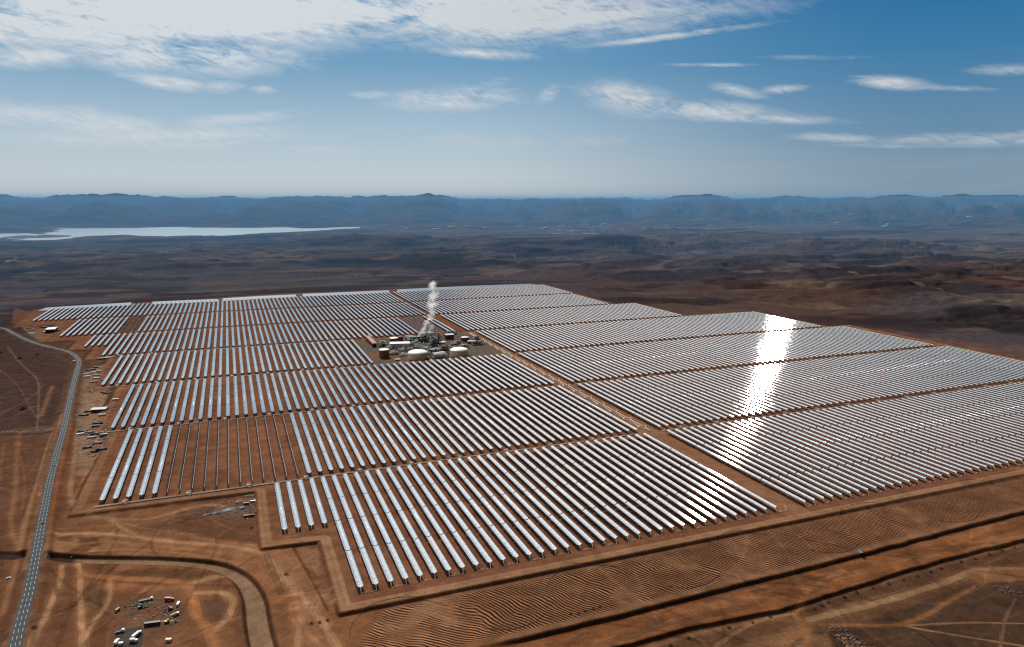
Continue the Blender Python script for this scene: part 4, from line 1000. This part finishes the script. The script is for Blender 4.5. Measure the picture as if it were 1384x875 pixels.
# culvert headwalls
for a, b, l in (((60,752),(60,762),'concrete culvert wall on the right side of the road'),((36,750),(34,762),'concrete culvert wall on the left side of the road')):
    pa = P(*a, -1); pb_ = P(*b, -1); mb = MB(); c = ((pa[0]+pb_[0])/2, (pa[1]+pb_[1])/2); L = math.hypot(pa[0]-pb_[0], pa[1]-pb_[1])+6
    mb.box((0,0,0), (.6, L, .9)); 
    for s in (-1,1): mb.box((0, s*(L/2-.6), -3), (.96, 1.2, 5))
    o = mb.build('culvert_wall', M['rock'], None, (c[0], c[1], -.9), 0); tag(o, l, 'culvert wall')
mb = MB(); pa = at_px(96,756,-7); pb_ = at_px(101,751,-7); mb.tube([(pa[0],pa[1],-5.5),(pb_[0],pb_[1],-3)], .5, 5); o = mb.build('overflow_pipe', M['white']); tag(o, 'short white pipe leaning on the bank at the channel mouth', 'pipe')
# small box culvert at the dark cut
px = at_px(1162,751,-9); t = empty('outlet_culvert', px, R(-20), 'small concrete outlet sticking out below the dark cut', 'culvert'); mb = MB(); mb.box((-1.5,0,.8),(.6,8,1.6)); mb.box((1.5,0,.8),(.6,8,1.6)); mb.box((0,0,1.7),(3.6,8,.3)); mb.build('channel_wall', M['rock'], t)
# bushes
BU = [(912+18,746+118),(1128/1,0)]
bl = [(906,873),(931,863.5),(985,849),(1017,842),(1041,835),(1101,824),(1110,819),(1119,815),(1141,808),(1158,802),(1180,796),(1201,790),(1221,785),(1240,779.5),(1258,774),(1272,769),(1299,760),(1318,756),(1337,750),(1354,745),(1371,741)]
for i, (x, y) in enumerate(bl):
    bush(at_px(x, y, -9), random.uniform(2.0,2.9), '%s dark bush from the left in the line below the second dark cut' % ordn(i+1), 'bushes in a line below the second dark cut')
for i, (x, y) in enumerate([(771,830.5),(782,829),(791,826),(802,823.5),(811,821)]): bush(at_px(x, y, -3), 1.7, '%s of five small bushes on the pale strip above the dark cut' % ordn(i+1), 'five small bushes above the dark cut')
for x, y, s, l in ((340,714,2.6,'lone dark bush below the debris in the bare corner'),(26,485,7,'large dark bush on the stony plain, left'),(50,480,5,'dark bush on the stony plain near the road'),(31,554,7,'large dark bush low on the stony plain'),(46,849,3,'dark bush right of the road near the picture bottom'),(1,478,7,'dark bush cut by the left picture edge'),
                   (421,843,2.2,'small dark bush left of the furrows, upper'),(432,842,2.2,'small dark bush touching the pale track left of the furrows'),(443,839,2.2,'small dark bush nearest the end of the furrows'),(387,777,3,'dark bush by the forked track')):
    bush(at_px(x, y, -3), s, l)

# ------------------------------------------------------------------ far settlement
proto = None
rs = random.Random(4)
spots = [(543,309),(549,308.5),(590,309),(594,309),(610,308),(617,309),(684,304.5),(700,307),(725,309.5),(738,309),(760,307),(795,305),(801,304),(815,306.5),(870,306.5),(885,310),(905,309),(960,306),(1193,306.5),(1196,306.5),(1199,306.5),(1130,301.5),(1150,301.5),(1310,305.5),(632,310.5),(655,309),(770,309),(840,308)]
for i, (x, y) in enumerate(spots):
    if proto is None:
        proto = empty('far_building', (0,0,0), 0, 'tiny pale building far off on the plain below the blue hills', 'building', 'tiny pale buildings on the far plain')
        mb = MB(); mb.box((0,0,5),(60,40,12)); mb.box((16,0,12.5),(26,38,5)); mb.build('wall', M['white'], proto); r_ = MB(); r_.box((-14,0,11.3),(34,42,.7)); r_.box((16,0,15.3),(28,40,.7)); r_.build('roof', M['lgrey'], proto)
        bpy.context.view_layer.update(); reg(proto); o = proto
    else: o = copy_tree(proto)
    px = at_px(x, y, -20); o.location = px; o.scale = (rs.uniform(.8,2.2), rs.uniform(.8,1.5), rs.uniform(.7,1.6)); o.rotation_euler.z = rs.uniform(-.5,.5)

# ------------------------------------------------------------------ haze lying over the valley
def haze():
    mb = MB(); mb.box((12000, 18350, 90), (96000, 31300, 800)); o = mb.build('haze', []); o.data.materials.clear()
    m = bpy.data.materials.new('valley_haze'); m.use_nodes = True; nt = m.node_tree; nt.nodes.clear()
    out = N(nt, 'ShaderNodeOutputMaterial'); ab = N(nt, 'ShaderNodeVolumeAbsorption'); em = N(nt, 'ShaderNodeEmission'); ad = N(nt, 'ShaderNodeAddShader')
    s = 1/HZ_L; ab.inputs['Color'].default_value = (0,0,0,1); ab.inputs['Density'].default_value = s
    em.inputs['Color'].default_value = (*HZ_C, 1); em.inputs['Strength'].default_value = s  # blue glow emitted by the volume in place of scattered skylight
    nt.links.new(ab.outputs[0], ad.inputs[0]); nt.links.new(em.outputs[0], ad.inputs[1]); nt.links.new(ad.outputs[0], out.inputs['Volume'])
    o.data.materials.append(m); tag(o, 'blue haze lying over the valley and the far hills', None, None, 'structure')
HZ_L = 18000.0; HZ_C = (.098,.262,.455)
haze()

# ------------------------------------------------------------------ sky and sun
SUN_EL = 42.9
w = bpy.data.worlds.new('World'); scn.world = w; w.use_nodes = True; nt = w.node_tree; nt.nodes.clear(); lk = nt.links
out = N(nt, 'ShaderNodeOutputWorld'); bg = N(nt, 'ShaderNodeBackground'); lk.new(bg.outputs[0], out.inputs[0])
sky = N(nt, 'ShaderNodeTexSky', sky_type='NISHITA'); sky.sun_disc = False; sky.sun_elevation = R(SUN_EL); sky.sun_rotation = 0.0; sky.altitude = 1200; sky.air_density = 1.0; sky.dust_density = 1.2; sky.ozone_density = 2.0
bg.inputs['Strength'].default_value = .1
tc = N(nt, 'ShaderNodeTexCoord'); sp = N(nt, 'ShaderNodeSeparateXYZ'); lk.new(tc.outputs['Generated'], sp.inputs[0])
az = MA(nt, 'ARCTAN2', sp.outputs[0], sp.outputs[1]); el = MA(nt, 'ARCSINE', sp.outputs[2])
def sky_ae(x, y): d = ray(x, y); return math.atan2(d[0], d[1]), math.asin(d[2])
def CV(a, e, z): 
    c = N(nt, 'ShaderNodeCombineXYZ'); 
    for i, v in enumerate((a, e, z)):
        if isinstance(v, (int,float)): c.inputs[i].default_value = v
        else: lk.new(v, c.inputs[i])
    return c.outputs[0]
def nz(vec, sc, det, rough, dis=0.0):
    n = N(nt, 'ShaderNodeTexNoise'); n.inputs['Scale'].default_value = sc; n.inputs['Detail'].default_value = det; n.inputs['Roughness'].default_value = rough; n.inputs['Distortion'].default_value = dis; lk.new(vec, n.inputs['Vector']); return n.outputs['Fac']
wisp = nz(CV(MA(nt,'MULTIPLY',az,1.0), MA(nt,'ADD', MA(nt,'MULTIPLY',el,4.5), MA(nt,'MULTIPLY',az,-.35)), 0), 7, 9, .62, .5)
fine = nz(CV(MA(nt,'MULTIPLY',az,1.0), MA(nt,'ADD', MA(nt,'MULTIPLY',el,3.0), MA(nt,'MULTIPLY',az,.9)), 3), 24, 6, .6, 1.6)
tex = MA(nt, 'ADD', MA(nt, 'MULTIPLY_ADD', wisp, 2.2, -1.1), MA(nt, 'MULTIPLY_ADD', fine, 1.3, -.65))   # about -1..1
clouds = None
CL = [ # px centre, half sizes, tilt in px slope, strength
 (230,14,520,40,0,1.25),(640,18,260,30,.0,1.15),(800,0,200,20,-.06,.7),(250,72,150,22,.05,.95),(30,76,90,14,0,.7),(0,30,260,40,0,.5),
 (225,111,52,8,.14,.85),(300,118,30,8,0,.5),(357,122,18,5,0,.6),(622,133,74,13,-.03,.85),(655,118,40,8,-.3,.4),(850,133,60,17,.15,.75),(940,148,110,11,.07,.75),(1020,160,90,6,.04,.7),
 (900,50,110,4,-.12,.7),(955,88,56,2.5,.0,.45),(1000,124,36,7,.2,.5),(1060,121,30,6,-.1,.5),(1200,111,48,8,.1,.65),(1275,119,80,4,.03,.42),(1320,188,150,9,-.03,.5),(1130,186,60,6,.03,.42),(1250,197,120,4,.0,.35),
 (110,165,150,18,.12,.55),(230,185,200,16,.0,.5),(330,160,90,8,-.08,.45),(440,203,60,6,.05,.45),(700,190,200,14,0,.22),(650,72,60,6,.06,.7),(740,128,16,12,-.3,.5),(500,128,30,5,0,.5),(1100,78,80,4,0,.3),(1370,95,60,8,0,.4)]
for (x, y, rx, ry, tl, s) in CL:
    a0, e0 = sky_ae(x, y); cosx = math.cos(math.atan((x-CX)/F))**2; ra = rx/F*cosx; re = ry/F*math.sqrt(cosx)
    # slope of the picture row through this point, so flat clouds stay level with the horizon
    da = MA(nt, 'SUBTRACT', az, a0); de = MA(nt, 'SUBTRACT', el, e0)
    a2, e2_ = sky_ae(x+20, y+20*tl); k_ = (e2_-e0)/(a2-a0)
    de = MA(nt, 'SUBTRACT', de, MA(nt, 'MULTIPLY', da, k_))
    qa = MA(nt, 'DIVIDE', da, ra); qe = MA(nt, 'DIVIDE', de, re)
    q = MA(nt, 'ADD', MA(nt, 'MULTIPLY', qa, qa), MA(nt, 'MULTIPLY', qe, qe))
    q = MA(nt, 'EXPONENT', MA(nt, 'MULTIPLY', q, -.9)); q = MA(nt, 'MULTIPLY', q, s*1.25)
    clouds = q if clouds is None else MA(nt, 'MAXIMUM', clouds, q)
# high veil around the sun, above the picture
sa = MA(nt, 'MAXIMUM', MA(nt, 'MULTIPLY', az, 1.45), MA(nt, 'MULTIPLY', az, -.4)); se = MA(nt, 'SUBTRACT', el, R(42)); dsun = MA(nt, 'SQRT', MA(nt, 'ADD', MA(nt, 'MULTIPLY', sa, sa), MA(nt, 'MULTIPLY', se, se)))
veil = N(nt, 'ShaderNodeMapRange', interpolation_type='SMOOTHSTEP'); lk.new(el, veil.inputs['Value']); veil.inputs['From Min'].default_value = R(13.5); veil.inputs['From Max'].default_value = R(21)
vz = N(nt, 'ShaderNodeMapRange', interpolation_type='SMOOTHSTEP'); lk.new(dsun, vz.inputs['Value']); vz.inputs['From Min'].default_value = 1.3; vz.inputs['From Max'].default_value = .45
veilw = MA(nt, 'MULTIPLY', veil.outputs[0], vz.outputs[0])
clouds = MA(nt, 'MAXIMUM', clouds, MA(nt, 'MULTIPLY', veilw, 1.15))
str_ = nz(CV(MA(nt,'MULTIPLY',az,1.6), MA(nt,'ADD', MA(nt,'MULTIPLY',el,16), MA(nt,'MULTIPLY',az,1.5)), 9), 9, 7, .7, 1.0)
tex = MA(nt, 'ADD', tex, MA(nt, 'MULTIPLY_ADD', str_, .9, -.45))
cm = MA(nt, 'ADD', MA(nt, 'MULTIPLY', clouds, MA(nt, 'MULTIPLY_ADD', tex, 1.35, .95)), -.14)
cm = MA(nt, 'MULTIPLY', cm, 1.15)
vs_ = N(nt, 'ShaderNodeMapRange', interpolation_type='SMOOTHSTEP'); lk.new(el, vs_.inputs['Value']); vs_.inputs['From Min'].default_value = R(14.6); vs_.inputs['From Max'].default_value = R(18.5)
cm = MA(nt, 'MAXIMUM', cm, MA(nt, 'MULTIPLY', MA(nt, 'MULTIPLY', vs_.outputs[0], vz.outputs[0]), 1.0))
cm = MA(nt, 'MINIMUM', MA(nt, 'MAXIMUM', cm, 0.0), 1.0)
# thin stretched haze streaks low over the hills
lowb = N(nt, 'ShaderNodeMapRange', interpolation_type='SMOOTHSTEP'); lk.new(el, lowb.inputs['Value']); lowb.inputs['From Min'].default_value = R(9); lowb.inputs['From Max'].default_value = R(1)
low = MA(nt, 'MULTIPLY', lowb.outputs[0], MA(nt, 'MULTIPLY_ADD', nz(CV(az, MA(nt,'MULTIPLY',el,14), 5), 5, 5, .6), .8, .25))
# colours
hsv = N(nt, 'ShaderNodeVectorMath', operation='MULTIPLY'); lk.new(sky.outputs[0], hsv.inputs[0]); hsv.inputs[1].default_value = (.04,.052,.06)
def ramp(cols):
    r_ = N(nt, 'ShaderNodeValToRGB'); mp_ = MA(nt, 'DIVIDE', el, R(20)); lk.new(mp_, r_.inputs[0]); cr = r_.color_ramp
    while len(cr.elements) < len(cols): cr.elements.new(.5)
    for e_, (p_, c_) in zip(cr.elements, cols): e_.position = p_; e_.color = (*c_, 1)
    return r_.outputs[0]
lefts = ramp([(0,(.56,.61,.63)),(.12,(.50,.59,.64)),(.27,(.385,.52,.63)),(.5,(.17,.35,.535)),(.75,(.125,.30,.51)),(1,(.10,.25,.46))])
rights = ramp([(0,(.20,.29,.38)),(.12,(.19,.29,.39)),(.27,(.125,.26,.41)),(.5,(.05,.20,.385)),(.75,(.015,.14,.345)),(1,(.012,.10,.28))])
base = hsv.outputs[0]
# the sky deepens away from the sun side
rgt = N(nt, 'ShaderNodeMapRange', interpolation_type='SMOOTHSTEP'); lk.new(az, rgt.inputs['Value']); rgt.inputs['From Min'].default_value = R(5); rgt.inputs['From Max'].default_value = R(62)
def mixv(a, b, f):
    m = N(nt, 'ShaderNodeMix', data_type='RGBA'); 
    if isinstance(f, (int,float)): m.inputs[0].default_value = f
    else: lk.new(f, m.inputs[0])
    for i, v in ((6,a),(7,b)):
        if isinstance(v, tuple): m.inputs[i].default_value = (*v, 1)
        else: lk.new(v, m.inputs[i])
    return m.outputs[2]
rgt.inputs['From Min'].default_value = R(14); rgt.inputs['From Max'].default_value = R(53)
upm = N(nt, 'ShaderNodeMapRange', interpolation_type='SMOOTHSTEP'); lk.new(el, upm.inputs['Value']); upm.inputs['From Min'].default_value = R(15); upm.inputs['From Max'].default_value = R(32)
base = mixv(mixv(lefts, rights, rgt.outputs[0]), base, upm.outputs[0])
bk_ = N(nt, 'ShaderNodeMapRange', interpolation_type='SMOOTHSTEP'); lk.new(sp.outputs[1], bk_.inputs['Value']); bk_.inputs['From Min'].default_value = .25; bk_.inputs['From Max'].default_value = -.4
dk_ = N(nt, 'ShaderNodeVectorMath', operation='SCALE'); lk.new(base, dk_.inputs[0]); dk_.inputs['Scale'].default_value = .12
base = mixv(base, dk_.outputs[0], bk_.outputs[0])
base = mixv(base, (.50,.57,.60), MA(nt, 'MULTIPLY', MA(nt, 'SUBTRACT', low, .35), .3, clamp=True))
sc10 = N(nt, 'ShaderNodeVectorMath', operation='SCALE'); lk.new(base, sc10.inputs[0]); sc10.inputs['Scale'].default_value = 10.0; base = sc10.outputs[0]
glow = N(nt, 'ShaderNodeMapRange', interpolation_type='SMOOTHSTEP'); lk.new(dsun, glow.inputs['Value']); glow.inputs['From Min'].default_value = .9; glow.inputs['From Max'].default_value = .1
ccol = N(nt, 'ShaderNodeVectorMath', operation='SCALE'); ccol.inputs[0].default_value = (6.9,7.2,7.4); lk.new(MA(nt, 'ADD', MA(nt, 'MULTIPLY', glow.outputs[0], .25), MA(nt, 'MULTIPLY_ADD', veilw, .3, .92)), ccol.inputs['Scale'])
fin = mixv(base, ccol.outputs[0], MA(nt, 'MULTIPLY', cm, .88))
lk.new(fin, bg.inputs['Color'])
sun = bpy.data.lights.new('sun', 'SUN'); sun.energy = 5.0; sun.angle = R(.53); sun.color = (1.0,.95,.88); so = bpy.data.objects.new('sun', sun); COL.objects.link(so)
so.rotation_euler = (math.pi/2-R(SUN_EL), 0, math.pi)  # light travels toward -Y and down: the sun stands in +Y
so.rotation_euler = (-(math.pi/2-R(SUN_EL)), 0, 0)
scn.view_settings.view_transform = 'Standard'; scn.view_settings.look = 'None'; scn.view_settings.exposure = 0
cy = scn.cycles; cy.filter_width = 1.25; cy.use_denoising = True; cy.max_bounces = 8; cy.transparent_max_bounces = 16; cy.volume_bounces = 6; cy.sample_clamp_indirect = 8
try: cy.volume_step_rate = 1.0; cy.volume_max_steps = 128
except Exception: pass
